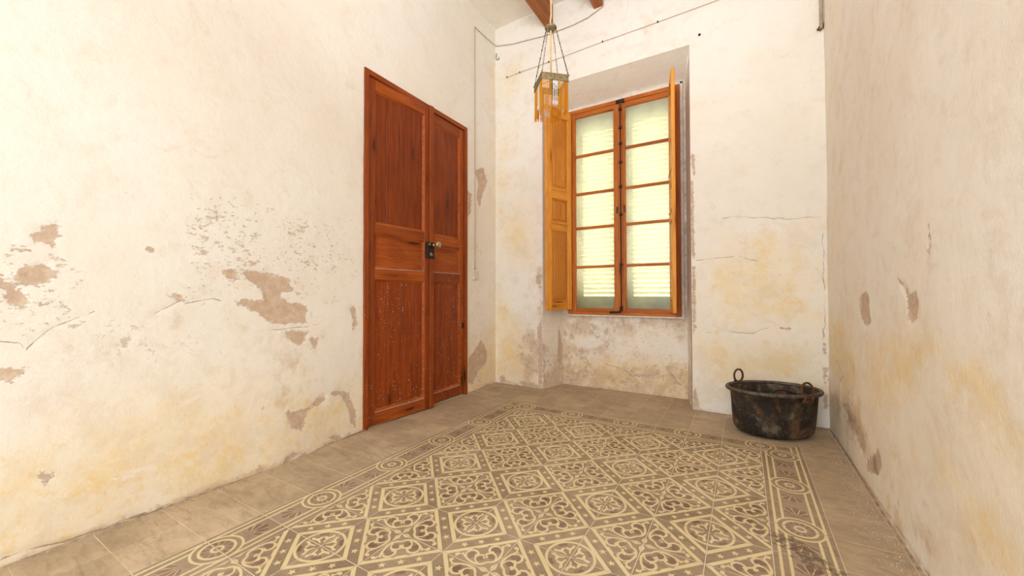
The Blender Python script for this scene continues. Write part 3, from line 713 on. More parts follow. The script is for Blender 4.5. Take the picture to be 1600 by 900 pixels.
Q.line(g(smooth_line([(.27, .068), (.36, .105), (.408, .17), (.39, .245), (.32, .290), (.262, .262)])), [.030] * 8 + [.044] * 8 + [.040] * 4 + [.05], 1, 3)
Q.disk(g([(.275, .250)])[0], .030, 1, 3)
Q.disk(g([(.505, .215)])[0], .070, 2, 1, 14); Q.disk(g([(.33, .180)])[0], .066, 2, 1, 14)
Q.poly(g([(.55, .11), (.48, .09), (.46, .15), (.55, .18)]), 2, 1.9)
Q.poly(g([(.60, .30), (.50, .345), (.44, .335), (.40, .30), (.48, .40), (.56, .38)]), 3, 1)
Q.poly(g([(0, 0), (.115, 0), (.115, .052)]), 1, 3); Q.poly(g([(.115, 0), (.26, 0), (.115, .052)]), 1, 3)
A_.P += Q.P + Q.swapped().P
A_.poly(g([(.28, .28), (.36, .30), (.33, .33), (.30, .36)]), 3, 1)
field = tile_mesh('field_tile', A_)
# --- border tile: across = x (0 inner .. 1 outer), along = y; half medallion at y=-.5, fan flower at y=+.5
def border_pat():
    B = Pat()
    for a, b in ((.085, .132), (.225, .272), (.728, .775), (.868, .915)): B.convex([(a - .5, -.6), (b - .5, -.6), (b - .5, .6), (a - .5, .6)], 1)
    c = (0, -.5)
    B.disk(c, .40, 0, 2, 40); B.ring(c, .405, .362, 1, 3, 44); B.disk(c, .285, 3, 3, 36); B.ring(c, .29, .245, 1, 4, 36)
    for k in range(12):
        a = 2 * math.pi * (k + .5) / 12; B.convex([(c[0] + .12 * math.cos(a), c[1] + .12 * math.sin(a)), (c[0] + .22 * math.cos(a - .17), c[1] + .22 * math.sin(a - .17)), (c[0] + .235 * math.cos(a), c[1] + .235 * math.sin(a)), (c[0] + .22 * math.cos(a + .17), c[1] + .22 * math.sin(a + .17))], 2, 4)
    B.ring(c, .108, .062, 1, 5, 20)
    B.convex([(-.22, .02), (.22, .02), (.22, .6), (-.22, .6)], 3, 1)
    b0 = (0, .02)
    for ang, l, wd in ((0, .36, .085), (.52, .33, .075), (-.52, .33, .075), (1.05, .25, .055), (-1.05, .25, .055)):
        d = (math.sin(ang), math.cos(ang)); nrm = (d[1], -d[0])
        P = [(b0[0] + d[0] * t * l + nrm[0] * s * wd, b0[1] + d[1] * t * l + nrm[1] * s * wd) for t, s in ((.2, 0), (.55, .55), (.85, .62), (1.0, 0), (.85, -.62), (.55, -.55))]
        B.convex(P, 2, 2)
    for ang in (.27, -.27, .80, -.80):
        d = (math.sin(ang), math.cos(ang)); B.line([(b0[0] + d[0] * .08, b0[1] + d[1] * .08), (b0[0] + d[0] * .30, b0[1] + d[1] * .30)], .010, 1, 3)
    return B
border = tile_mesh('border_tile', border_pat())
# --- corner tile, mitred: for the back left corner (tile centre at origin, field towards +x,-y)
def xf(P, f): q = Pat(); q.P = [(l, mi, [f(*p) for p in pp]) for l, mi, pp in P.P]; return q
side = xf(border_pat(), lambda x, y: (-x, y)); backp = xf(border_pat(), lambda x, y: (-y, x))   # medallion low / medallion right
side.P = [(l, mi, clip_poly(P, -1, -1, 0)) for l, mi, P in side.P] if False else side.P
C_ = Pat()
for l, mi, P in side.P:
    q = clip_poly(P, 1, 1, 0)              # x+y<=0 : lower left half
    if len(q) > 2: C_.P.append((l, mi, q))
for l, mi, P in backp.P:
    q = clip_poly(P, -1, -1, 0)
    if len(q) > 2: C_.P.append((l, mi, q))
corner = tile_mesh('corner_tile', C_)
cornerR = tile_mesh('corner_tile', xf(C_, lambda x, y: (-x, y)))
plain_cache = {}
def plain_mesh(wx, wy):
    k = (round(wx, 3), round(wy, 3))
    if k not in plain_cache:
        bm = bmesh.new(); box_bm(bm, -wx / 2, wx / 2, -wy / 2, wy / 2, -.012, 0, .0008)
        me = bpy.data.meshes.new('plain_tile'); bm.to_mesh(me); bm.free(); me.materials.append(M['t_plain']); plain_cache[k] = me
    return plain_cache[k]
ft = {k: 0 for k in ('a',)}; rng = random.Random(3); far = []
def put(me, x, y, rz=0.0):
    o = bpy.data.objects.new('floor_tile', me); COL.objects.link(o); o.parent = floor
    o.location = (x, y, -rng.random() * .0005); o.rotation_euler = (rng.uniform(-.0012, .0012), rng.uniform(-.0012, .0012), rz + rng.uniform(-.0015, .0015))
    return o
def place(i, j):                           # tile covers [i,i+1] x [j,j+1] in tile units
    x, y = (i + .5) * T, (j + .5) * T
    if -3 <= i <= 4 and j <= 5:
        ce = i if i % 2 == 0 else i + 1; co = j if j % 2 else j + 1        # ring corner: even column, odd row
        if (ce + co) % 2 == 0: pass
        dx, dy = (0 if ce == i else 1), (0 if co == j else 1)
        rz = {(0, 0): 0, (1, 0): 90, (1, 1): 180, (0, 1): 270}[(dx, dy)]
        return put(field, x, y, math.radians(rz))
    if i == -4 and j <= 5:                 # left border; medallions on even rows of joints
        return put(border, x, y, 0 if j % 2 == 0 else math.pi)
    if i == 5 and j <= 5: return put(border, x, y, 0 if j % 2 == 0 else math.pi)
    if j == 6 and -3 <= i <= 4:            # back border; medallions on odd columns
        return put(border, x, y, -math.pi / 2 if i % 2 else math.pi / 2)
    if j == 6 and i == -4: return put(corner, x, y)
    if j == 6 and i == 5: return put(cornerR, x, y)
    x0, x1 = max(i * T, XL - .03), min((i + 1) * T, XR + .03); y0, y1 = j * T, (j + 1) * T
    if y0 < YB and y1 > YB and not (-4 <= i <= 2): y1 = YB + .03
    if y0 >= YB and not (-4 <= i <= 2): return
    if y0 >= YB: x0, x1 = max(x0, NF[0] - .02), min(x1, NF[1] + .02)
    y1 = min(y1, YN + .03)
    if x1 - x0 < .03 or y1 - y0 < .02: return
    return put(plain_mesh(x1 - x0 - .0012, y1 - y0 - .0012), (x0 + x1) / 2, (y0 + y1) / 2)
cnt = 0
for j in range(10, -10, -1):
    for i in range(-7, 8):
        o = place(i, j)
        if o: cnt += 1
print('tiles', cnt)
# floor behind the camera: the same tiles, joined
rest = []
for j in range(-10, -18, -1):
    for i in range(-7, 8):
        o = place(i, j)
        if o: rest.append(o)
bmj = bmesh.new()
for o in rest:
    tmp = o.data.copy(); tmp.transform(Matrix.Translation(o.location) @ o.rotation_euler.to_matrix().to_4x4())
    if o.data.name.startswith('plain'):
        for p in tmp.polygons: p.material_index = 4
    bmj.from_mesh(tmp); bpy.data.meshes.remove(tmp)
for o in rest: bpy.data.objects.remove(o)
rest_o = bm_obj('floor_tiling', bmj, MATS + (M['t_plain'],), floor); rest_o['kind'] = 'stuff'

# ============================================================ DOOR in the left wall
door = empty('door_1', (XL, (DY[0] + DY[1]) / 2, 0)); tag(door, kind='structure')
def boxd(name, x0, x1, y0, y1, z0, z1, mat, parent, bev=.002):  # box in world coordinates under the door empty (XL, ymid, 0)
    return box(name, x0 - XL, x1 - XL, y0 - (DY[0] + DY[1]) / 2, y1 - (DY[0] + DY[1]) / 2, z0, z1, mat, parent, bev)
boxd('door_frame', XL - .07, XL + .012, DY[0], DY[0] + .036, .0, DZ, M['door_v'], door)
boxd('door_frame', XL - .07, XL + .012, DY[1] - .036, DY[1], .0, DZ, M['door_v'], door)
boxd('door_frame', XL - .07, XL + .012, DY[0] + .036, DY[1] - .036, DZ - .036, DZ, M['door_h'], door)
boxd('threshold', XL - .09, XL - .01, DY[0], DY[1], -.004, .003, M['grout'], door, .0005)
boxd('gap_shade_sheet', XL - .13, XL - .09, DY[0] - .05, DY[1] + .05, 0, DZ + .03, M['iron'], door)  # added dark sheet standing in for the shade behind the leaves
def make_leaf(y0, y1, hinge, ang, last):
    """leaf in local coordinates: y runs away from the hinge, x out into the room"""
    wl = y1 - y0; sg = 1 if hinge == 'near' else -1
    leaf = empty('door_leaf', (-.004, (y0 if sg > 0 else y1) - (DY[0] + DY[1]) / 2, 0), ang, door)
    def b(name, ya, yb, za, zb, xa, xb, mat, bev=.002, par=leaf): return box(name, xa, xb, min(ya * sg, yb * sg), max(ya * sg, yb * sg), za, zb, mat, par, bev)
    zt = DZ - .040; zb_ = .008 if sg > 0 else .014
    sh_, sm = (.058, .076) if sg > 0 else (.055, .014)
    th = (-.038, .0)
    b('stile', 0, sh_, zb_, zt, *th, M['door_v']); b('stile', wl - sm, wl, zb_, zt, *th, M['door_v'])
    for za, zb2 in ((zt - .072, zt), (1.325, 1.395), (1.012, 1.088), (zb_, .095)):
        b('rail', sh_, wl - sm, za, zb2, th[0], th[1] - .001, M['door_h'])
    # planks, tongue and groove, slightly set back
    def planks(za, zb2, fr, horiz=False):
        w_ = wl - sm - sh_
        if horiz: b('panel', sh_ + .006, wl - sm - .006, za, zb2, th[0] + .006, th[1] - .016, M['door_h']); return
        for a, c in zip(fr[:-1], fr[1:]): b('plank', sh_ + a * w_ + .0008, sh_ + c * w_ - .0008, za, zb2, th[0] + .006, th[1] - .015 - rng.random() * .0025, M['door_p'], .0024)
    if sg > 0:
        planks(1.395, zt - .072, [0, .22, .49, .75, 1]); planks(.095, 1.012, [0, .24, .52, .77, 1])
    else:
        planks(1.395, zt - .072, [0, .50, 1]); planks(.095, 1.012, [0, .24, .50, .76, 1])
    planks(1.088, 1.325, None, True)
    # mouldings round each panel
    for za, zb2 in ((1.395, zt - .072), (1.088, 1.325), (.095, 1.012)):
        bm = bmesh.new()
        def prism(y_a, z_a, y_b, z_b, ny, nz, wd=.016):
            # triangular bead along the edge, thick end at the frame
            v = [bm.verts.new(p) for p in ((-.002, y_a * sg, z_a), (-.002, y_b * sg, z_b), (-.016, y_b * sg, z_b), (-.016, y_a * sg, z_a), (-.0155, (y_a + ny * wd) * sg, z_a + nz * wd), (-.0155, (y_b - ny * 0 + ny * wd) * sg, z_b + nz * wd))]
            for q in ((0, 1, 5, 4), (3, 4, 5, 2), (0, 3, 2, 1), (0, 4, 3), (1, 2, 5)): bm.faces.new([v[k] for k in q])
        ya, yb = sh_, wl - sm
        prism(ya, za, ya, zb2, 1, 0); prism(yb, za, yb, zb2, -1, 0); prism(ya, za, yb, za, 0, 1, .02); prism(ya, zb2, yb, zb2, 0, -1)
        bm_obj('moulding', bm, M['door_h'], leaf)
        if za < 1.3: b('moulding', ya + .004, yb - .004, za - .002, za + .004, -.014, .0035, M['door_dust'])
    return leaf, b, wl
leafA, bA, wA = make_leaf(DY[0] + .038, .880, 'near', math.radians(-4.2), False)
leafB, bB, wB = make_leaf(.866, DY[1] - .038, 'far', math.radians(.6), True)
bA('meeting_strip', wA - .030, wA + .012, .006, DZ - .02, -.002, .012, M['door_v'], .003)
# lock box, knob, keyhole rose
lock = bA('lock_plate', wA - .072, wA + .010, 1.195, 1.322, .001, .022, M['iron'], .003)
lock['label'] = 'dark iron rim lock plate'
bm = bmesh.new(); lathe_bm(bm, [(.010, 0), (.010, .018), (.006, .02), (.006, .045), (.013, .05), (.0235, .056), (.026, .064), (.0235, .073), (.014, .078), (0, .0785)], 18, (.022, wA - .012, 1.300), 'x')
k = bm_obj('knob', bm, M['knob'], leafA, True); k['label'] = 'round worn brass knob'
bm = bmesh.new(); lathe_bm(bm, [(.015, 0), (.015, .004), (.010, .008), (0, .008)], 14, (.022, wA - .030, 1.225), 'x'); k = bm_obj('keyhole_rose', bm, M['brass'], leafA, True)
bm = bmesh.new(); lathe_bm(bm, [(.008, 0), (.009, .01), (.006, .014), (0, .014)], 12, (.022, wA - .052, 1.302), 'x'); bm_obj('bolt', bm, M['brass'], leafA, True)
for zc in (.30, 1.19, 2.1):
    bm = bmesh.new(); tube_bm(bm, [(.006, .002, zc - .045), (.006, .002, zc + .045)], .007, 8); bm_obj('hinge', bm, M['rust'], leafA)
for zc in (.62,):
    box('hinge', .0, .006, -.030, -.006, zc - .02, zc + .03, M['iron'], leafB)

# ============================================================ WINDOW
win = empty('window_1', ((WX[0] + WX[1]) / 2, 2.13, WZ[0])); tag(win, kind='structure')
ox, oy, oz = win.location
def bw_(name, x0, x1, y0, y1, z0, z1, mat, parent=win, bev=.002): return box(name, x0 - ox, x1 - ox, y0 - oy, y1 - oy, z0 - oz, z1 - oz, mat, parent, bev)
fr = .040
bw_('window_frame', WX[0], WX[0] + fr, 2.125, 2.185, *WZ, M['sash_v']); bw_('window_frame', WX[1] - fr, WX[1], 2.125, 2.185, *WZ, M['sash_v'])
bw_('window_frame', WX[0] + fr, WX[1] - fr, 2.125, 2.185, WZ[1] - .036, WZ[1], M['sash_h']); bw_('window_frame', WX[0] + fr, WX[1] - fr, 2.125, 2.185, WZ[0], WZ[0] + .026, M['sash_h'])
xc = -.0555
bars = (2.262, 1.888, 1.551, 1.170)
def sash(x0, x1, inner):
    s = empty('sash', (x0 - ox, 0, 0), 0, win)
    def b(name, xa, xb, ya, yb, za, zb, mat, bev=.002, par=s): return box(name, xa - x0, xb - x0, ya - oy, yb - oy, za - oz, zb - oz, mat, par, bev)
    z0, z1 = WZ[0] + .026, WZ[1] - .036; st = .042; ce = .054
    l, r_ = (st, ce) if inner == 'r' else (ce, st)
    b('stile', x0, x0 + l, 2.130, 2.172, z0, z1, M['sash_v']); b('stile', x1 - r_, x1, 2.130, 2.172, z0, z1, M['sash_v'])
    b('rail', x0 + l, x1 - r_, 2.131, 2.171, z1 - .045, z1, M['sash_h']); b('rail', x0 + l, x1 - r_, 2.131, 2.171, z0, .772, M['sash_h'])
    zs = [.772] + list(bars[::-1]) + [z1 - .045]
    for z in bars: b('glazing_bar', x0 + l, x1 - r_, 2.136, 2.166, z - .012, z + .012, M['sash_h'])
    for a, c in zip(zs[:-1], zs[1:]):
        a2 = a + (.012 if a != .772 else 0); c2 = c - (.012 if c in bars else 0)
        bm = bmesh.new(); v = [bm.verts.new(p) for p in ((x0 + l - x0, 2.152 - oy, a2 - oz), (x1 - r_ - x0, 2.152 - oy, a2 - oz), (x1 - r_ - x0, 2.152 - oy, c2 - oz), (x0 + l - x0, 2.152 - oy, c2 - oz))]
        bm.faces.new(v); bm_obj('pane', bm, M['glass'], s)
    return s, b
sL, bL_ = sash(WX[0] + fr, xc - .001, 'r'); sR, bR_ = sash(xc + .001, WX[1] - fr, 'l')
# centre cover strip with iron espagnolette rod
bw_('cover_strip', xc - .010, xc + .030, 2.119, 2.131, .735, 2.690, M['sash_v'])
esp = empty('espagnolette', (0, 0, 0), 0, win)
def ep(f):
    bm = bmesh.new(); f(bm); return bm
bm = bmesh.new(); tube_bm(bm, [(.014 + xc - ox, 2.113 - oy, .765 - oz), (.014 + xc - ox, 2.113 - oy, 2.70 - oz)], .0055, 8); bm_obj('rod', bm, M['iron'], esp)
for z in (2.62, 2.45, 2.30, 2.126, 1.90, 1.644, 1.18, .785):
    box('rod_guide', xc + .002 - ox, xc + .028 - ox, 2.102 - oy, 2.124 - oy, z - .012 - oz, z + .012 - oz, M['iron'], esp, .003)
box('top_catch', xc - .025 - ox, xc + .050 - ox, 2.108 - oy, 2.127 - oy, 2.680 - oz, 2.712 - oz, M['iron'], esp, .003)
bm = bmesh.new(); tube_bm(bm, [(xc + .014 - ox, 2.105 - oy, .745 - oz), (xc - .01 - ox, 2.098 - oy, .742 - oz), (xc - .09 - ox, 2.096 - oy, .738 - oz)], [.008, .008, .011], 8); bm_obj('lever', bm, M['iron'], esp)
bm = bmesh.new(); lathe_bm(bm, [(.014, 0), (.014, .02), (.008, .03), (0, .03)], 10, (xc + .014 - ox, 2.10 - oy, .752 - oz), 'z'); bm_obj('rod_guide', bm, M['iron'], esp)
box('keeper', xc - .030 - ox, xc - .015 - ox, 2.124 - oy, 2.131 - oy, 1.66 - oz, 1.72 - oz, M['rust'], esp, .001); box('keeper', xc + .038 - ox, xc + .052 - ox, 2.124 - oy, 2.131 - oy, 1.66 - oz, 1.73 - oz, M['rust'], esp, .001)

# inner shutters, swung into the room on each side
def make_shutter(hinge, free, mirror):
    dx, dy = free[0] - hinge[0], free[1] - hinge[1]; wd = math.hypot(dx, dy); a = math.atan2(dy, dx)
    s = empty('shutter', (hinge[0] - ox, hinge[1] - oy, 0), a, win)
    sgn = -mirror                       # side of the panelled face in local y
    def b(name, xa, xb, za, zb, ya, yb, mat, bev=.003): return box(name, xa, xb, min(ya, yb), max(ya, yb), za - oz, zb - oz, mat, s, bev)
    t = .014
    z0, z1 = .757, 2.690
    b('stile', 0, .052, z0, z1, -t, t, M['win_v']); b('stile', wd - .068, wd, z0, z1, -t, t, M['win_v'])
    for za, zb in ((z0, .828), (1.522, 1.588), (1.820, 1.912), (2.610, z1)): b('rail', .052, wd - .068, za, zb, -t + .001, t - .001, M['win_h'])
    for za, zb in ((.828, 1.522), (1.588, 1.820), (1.912, 2.610)):
        b('panel', .052, wd - .068, za, zb, -t + .011, t - .011, M['win_p'], .001)
        b('raised_field', .082, wd - .098, za + .03, zb - .03, -t + .004, t - .004, M['win_p'], .006)
        bm = bmesh.new()
        for sd in (-1, 1):
            for (xa, xb, zza, zzb) in ((.052, .064, za, zb), (wd - .080, wd - .068, za, zb), (.064, wd - .080, za, za + .012), (.064, wd - .080, zb - .012, zb)):
                box_bm(bm, xa, xb, (t - .0085) * sd if sd > 0 else -t + .0015, t - .0015 if sd > 0 else (t - .0085) * sd, zza - oz, zzb - oz, .002)
        bm_obj('moulding', bm, M['win_h'], s)
    for z in (.95, 1.75, 2.45):
        bm = bmesh.new(); tube_bm(bm, [(-.006, 0, z - .04 - oz), (-.006, 0, z + .04 - oz)], .006, 8); bm_obj('hinge', bm, M['rust'], s)
    # ledges
    for z in (2.60, 1.90, 1.575):
        b('ledge', .048, wd - .066, z, z + .012, t * mirror * .9, (t + .008) * mirror, M['win_h'], .002)
    return s
make_shutter((-.532, 2.106), (-.652, 1.790), 1)
make_shutter((.392, 2.106), (.462, 1.785), -1)

# outer louvred shutters seen through the dusty panes
for x0, x1 in ((WX[0] + .015, xc - .004), (xc + .004, WX[1] - .015)):
    s = empty('louvred_shutter', (x0 - ox, 2.345 - oy, 0), 0, win)
    def b(name, xa, xb, za, zb, mat, ya=-.018, yb=.018, bev=.002): return box(name, xa - x0, xb - x0, ya, yb, za - oz, zb - oz, mat, s, bev)
    b('stile', x0, x0 + .065, .727, 2.705, M['green']); b('stile', x1 - .065, x1, .727, 2.705, M['green'])
    b('rail', x0 + .065, x1 - .065, .727, .885, M['green']); b('rail', x0 + .065, x1 - .065, 2.62, 2.705, M['green'])
    nsl = 38
    sl = None
    for k in range(nsl):
        z = .905 + (2.60 - .905) * k / (nsl - 1)
        if sl is None:
            bm = bmesh.new(); box_bm(bm, .065, x1 - x0 - .065, -.034, .034, -.003, .003, .001)
            sl = bm_obj('slat', bm, M['slat'], s)
            sl.rotation_euler = (math.radians(-50), 0, 0); sl.location = (0, 0, z - oz)
        else:
            o = sl.copy(); COL.objects.link(o); o.location = (0, 0, z - oz)
# plaster fillet round the window and sill lip
trim = empty('trim_1', (0, YN, .7)); tag(trim, kind='structure')
def tb(x0, x1, z0, z1, y0=2.118, y1=YN + .01, bev=.004): return box('plaster_fillet', x0, x1, y0 - YN, y1 - YN, z0 - .7, z1 - .7, M['white_plaster'], trim, bev)
tb(WX[0] - .022, WX[0] - .001, .69, 2.748, 2.14); tb(WX[1] + .001, WX[1] + .026, .685, 2.748, 2.135); tb(WX[0] - .022, WX[1] + .026, WZ[1] + .001, 2.752, 2.135)
tb(WX[0] - .02, WX[1] + .012, .694, WZ[0] - .001, 2.128)

# ============================================================ HANGING LAMP with amber glass fringe
LZ = 2.300; LC = (-.144, .826); LR = math.radians(43.0); S = .176
lamp = empty('hanging_lamp', (LC[0], LC[1], LZ), LR)
tag(lamp, 'square brass lamp with amber glass bead fringe hanging on four chains from the ceiling beam', 'lamp')
hs = S / 2
bm = bmesh.new()
for a in range(4):
    R4 = Matrix.Rotation(a * math.pi / 2, 4, 'Z')
    q = bmesh.new(); box_bm(q, -hs, hs, -hs - .0015, -hs + .0015, -.040, 0, .0005)
    for k in range(14):                      # pressed lattice ornament
        cx = -hs + S * (k + .5) / 14
        for zc in (-.010, -.020, -.030): box_bm(q, cx - .0035, cx + .0035, -hs - .0032, -hs - .0010, zc - .003, zc + .003, .001)
    box_bm(q, -hs - .002, hs + .002, -hs - .004, -hs + .002, -.003, .002, .0008); box_bm(q, -hs - .002, hs + .002, -hs - .004, -hs + .002, -.042, -.038, .0008)
    q.transform(R4); tmp = bpy.data.meshes.new('t'); q.to_mesh(tmp); q.free(); bm.from_mesh(tmp); bpy.data.meshes.remove(tmp)
for a in range(4):                           # corner balls
    ang = a * math.pi / 2 + math.pi / 4; lathe_bm(bm, [(0, -.006), (.005, -.004), (.006, 0), (.005, .004), (0, .006)], 8, (S * .72 * math.cos(ang), S * .72 * math.sin(ang), -.002))
fb = bm_obj('brass_band', bm, M['brass'], lamp)
# arms to a middle boss
bm = bmesh.new()
for a in range(4):
    ang = a * math.pi / 2 + math.pi / 4; tube_bm(bm, [(0, 0, .004), (S * .70 * math.cos(ang), S * .70 * math.sin(ang), -.004)], .0025, 6)
lathe_bm(bm, [(.012, -.05), (.014, -.02), (.010, 0), (.006, .02), (.005, .035), (0, .036)], 12)
bm_obj('lamp_holder', bm, M['brass'], lamp)
# canopy
HC = 0.352
bm = bmesh.new(); lathe_bm(bm, [(0, -.022), (.010, -.020), (.016, -.012), (.036, -.008), (.040, .0), (.034, .008), (.016, .016), (.006, .020), (0, .020)], 20, (0, 0, HC)); bm_obj('canopy', bm, M['brass'], lamp, True)
# chains with bar links
for a in range(4):
    ang = a * math.pi / 2 + math.pi / 4
    p0 = Vector((.034 * math.cos(ang), .034 * math.sin(ang), HC - .006)); p1 = Vector((S * .70 * math.cos(ang), S * .70 * math.sin(ang), 0))
    bm = bmesh.new(); nL = 13
    for k in range(nL):
        u0, u1 = k / nL + .006, (k + 1) / nL - .006
        if k % 2 == 0: tube_bm(bm, [p0.lerp(p1, u0), p0.lerp(p1, (u0 + u1) / 2), p0.lerp(p1, u1)], [.0020, .0040, .0020], 6)
        else:
            c = p0.lerp(p1, (u0 + u1) / 2); d = (p1 - p0).normalized(); sd = d.cross(Vector((math.sin(k), math.cos(k), .3))).normalized(); L_ = (p1 - p0).length * (u1 - u0) / 2 + .004
            tube_bm(bm, [c + d * L_ * math.cos(t) + sd * .004 * math.sin(t) for t in [2 * math.pi * i / 8 for i in range(8)]], .0016, 5, closed=True)
    bm_obj('chain', bm, M['iron'] if a % 2 else M['brass'], lamp)
# bead strands: two amber bunches per side, a clear tassel between
bm = bmesh.new()
tube_bm(bm, [(0, 0, -.006), (0, 0, -.10), (0, 0, -.188)], .0031, 6); lathe_bm(bm, [(0, -.196), (.004, -.192), (.0045, -.189), (.003, -.185), (0, -.184)], 6); lathe_bm(bm, [(0, -.208), (.003, -.204), (.0036, -.200), (0, -.196)], 6)
sm = bpy.data.meshes.new('strand'); bm.to_mesh(sm); bm.free(); sm.materials.append(M['amber'])
bm = bmesh.new()
for k in range(9): lathe_bm(bm, [(0, -.009), (.0028, -.006), (.0034, 0), (.0028, .006), (0, .009)], 6, (0, 0, -.012 - .013 * k))
tube_bm(bm, [(0, 0, 0), (0, 0, -.13)], .0006, 4)
lathe_bm(bm, [(0, -.165), (.006, -.155), (.0075, -.145), (.004, -.130), (0, -.124)], 8)
cm = bpy.data.meshes.new('clear_strand'); bm.to_mesh(cm); bm.free(); cm.materials.append(M['clear'])
for a in range(4):
    R4 = Matrix.Rotation(a * math.pi / 2, 4, 'Z')
    xs = [(-hs + .005 + .0092 * k, 0) for k in range(7)] + [(hs - .005 - .0092 * k, 0) for k in range(7)] + [(-.012, 1), (0, 1), (.012, 1)]
    for xx, kind in xs:
        o = bpy.data.objects.new('clear_bead_strand' if kind else 'bead_strand', cm if kind else sm); COL.objects.link(o); o.parent = lamp
        if kind: o['label'] = 'clear glass bead tassel'
        p = R4 @ Vector((xx, -hs + .004, -.036)); o.location = p; o.rotation_euler = (rng.uniform(-.02, .02), rng.uniform(-.02, .02), rng.random())
        o.scale = (1, 1, 1 if kind else rng.uniform(.94, 1.02))
# supply cord: from the beam down to the canopy and on to the holder
bm = bmesh.new()
pts = [(.0, .0, 3.462 - LZ), (-.003, .002, 3.2 - LZ), (-.006, .0, 2.95 - LZ), (.002, -.002, 2.82 - LZ), (.004, 0, 2.74 - LZ), (-.002, 0, 2.69 - LZ), (0, 0, HC + .015), (0, 0, .2), (.001, 0, .03)]
tube_bm(bm, pts, .0058, 8); c = bm_obj('cord', bm, M['cord'], lamp, True)
bm = bmesh.new(); lathe_bm(bm, [(.022, 3.430 - LZ), (.024, 3.45 - LZ), (.024, 3.467 - LZ), (0, 3.467 - LZ)], 12); bm_obj('ceiling_hook_plate', bm, M['brass'], lamp, True)

# ============================================================ CAULDRON, oval, in the back right corner
CC = (1.080, 1.590); CR = math.atan2(.4218, .9067)
caul = empty('cauldron', (CC[0], CC[1], 0), CR)
tag(caul, 'large oval blackened iron cauldron with two ring handles standing on the floor in the corner', 'cauldron')
ax_, ay_ = .268, .196; Hc = .300
prof_out = [(0, .001), (.45, .001), (.66, .004), (.78, .016), (.86, .038), (.885, .070), (.905, .12), (.925, .20), (.945, .262), (.985, .278)]
prof_in = [(.935, .276), (.91, .2), (.89, .12), (.85, .07), (.78, .034), (.6, .018), (0, .016)]
def oval_lathe(prof, seg=96, dent=.004):
    V = []; F = []
    for i, (s, z) in enumerate(prof):
        for k in range(seg):
            a = 2 * math.pi * k / seg; c_, s_ = math.cos(a), math.sin(a)
            wob = 1 + dent * (math.sin(3 * a + 6 * z) + .7 * math.sin(7 * a + 20 * z) + .5 * math.sin(13 * a - 31 * z))
            V.append((ax_ * s * wob * c_, ay_ * s * wob * s_, z))
    for i in range(len(prof) - 1):
        for k in range(seg): F.append((i * seg + k, i * seg + (k + 1) % seg, (i + 1) * seg + (k + 1) % seg, (i + 1) * seg + k))
    return V, F
V, F = oval_lathe(prof_out + [(.965, .284)] + prof_in)
me = mesh_from('body', V, F); bm = bmesh.new(); bm.from_mesh(me); bmesh.ops.remove_doubles(bm, verts=bm.verts[:], dist=1e-5); bm.to_mesh(me); bm.free()
link('body', me, caul, (M['cauldron'],), True)
bm = bmesh.new()
ringp = [((ax_ * 1.005) * math.cos(2 * math.pi * k / 96), (ay_ * 1.012) * math.sin(2 * math.pi * k / 96), .287) for k in range(96)]
tube_bm(bm, ringp, .0125, 10, closed=True); rm = bm_obj('rolled_rim', bm, M['rim'], caul, True); rm['label'] = 'grey worn rolled rim'
def handle(a, zc, rr, tilt):
    c = Vector((ax_ * 1.00 * math.cos(a), ay_ * 1.00 * math.sin(a), 0)); tang = Vector((-ax_ * math.sin(a), ay_ * math.cos(a), 0)).normalized(); out = Vector((tang.y, -tang.x, 0))
    upv = (Vector((0, 0, 1)) * math.cos(tilt) + out * math.sin(tilt))
    h = empty('handle', (0, 0, 0), 0, caul)
    bm = bmesh.new(); tube_bm(bm, [c + Vector((0, 0, zc)) + tang * rr * math.cos(t) + upv * rr * 1.12 * math.sin(t) for t in [2 * math.pi * k / 28 for k in range(28)]], .0068, 8, closed=True)
    bm_obj('ring', bm, M['rust'], h, True)
    bm = bmesh.new(); cc_ = c * .99 + Vector((0, 0, .262))
    for sd in (-1, 1):
        tube_bm(bm, [c * 1.005 + tang * .024 * sd + Vector((0, 0, .245)), c * 1.035 + tang * .026 * sd + Vector((0, 0, .265)), c * 1.05 + tang * .026 * sd + Vector((0, 0, .285)), c * 1.015 + tang * .024 * sd + Vector((0, 0, .304))], [.006, .008, .008, .006], 8)
    tube_bm(bm, [c * 1.0 + tang * -.040 + Vector((0, 0, .258)), c * 1.004 + Vector((0, 0, .255)), c * 1.0 + tang * .040 + Vector((0, 0, .258))], .011, 8)
    bm_obj('lug', bm, M['rust'], h, True)
handle(math.radians(120), .337, .038, .02)
handle(math.radians(-68), .322, .041, -.10)
hoop = bmesh.new(); tube_bm(hoop, [(.085 * math.cos(t), .085 * math.sin(t) * .9, .0 + .02 * math.sin(t)) for t in [2 * math.pi * k / 36 for k in range(36)]], .005, 8, closed=True)
ho = bm_obj('iron_hoop', hoop, M['iron'], None, True); ho.location = (1.16, 1.655, .222); ho.rotation_euler = (.20, .10, 0)
tag(ho, 'thin dark iron hoop lying inside the oval cauldron', 'hoop')

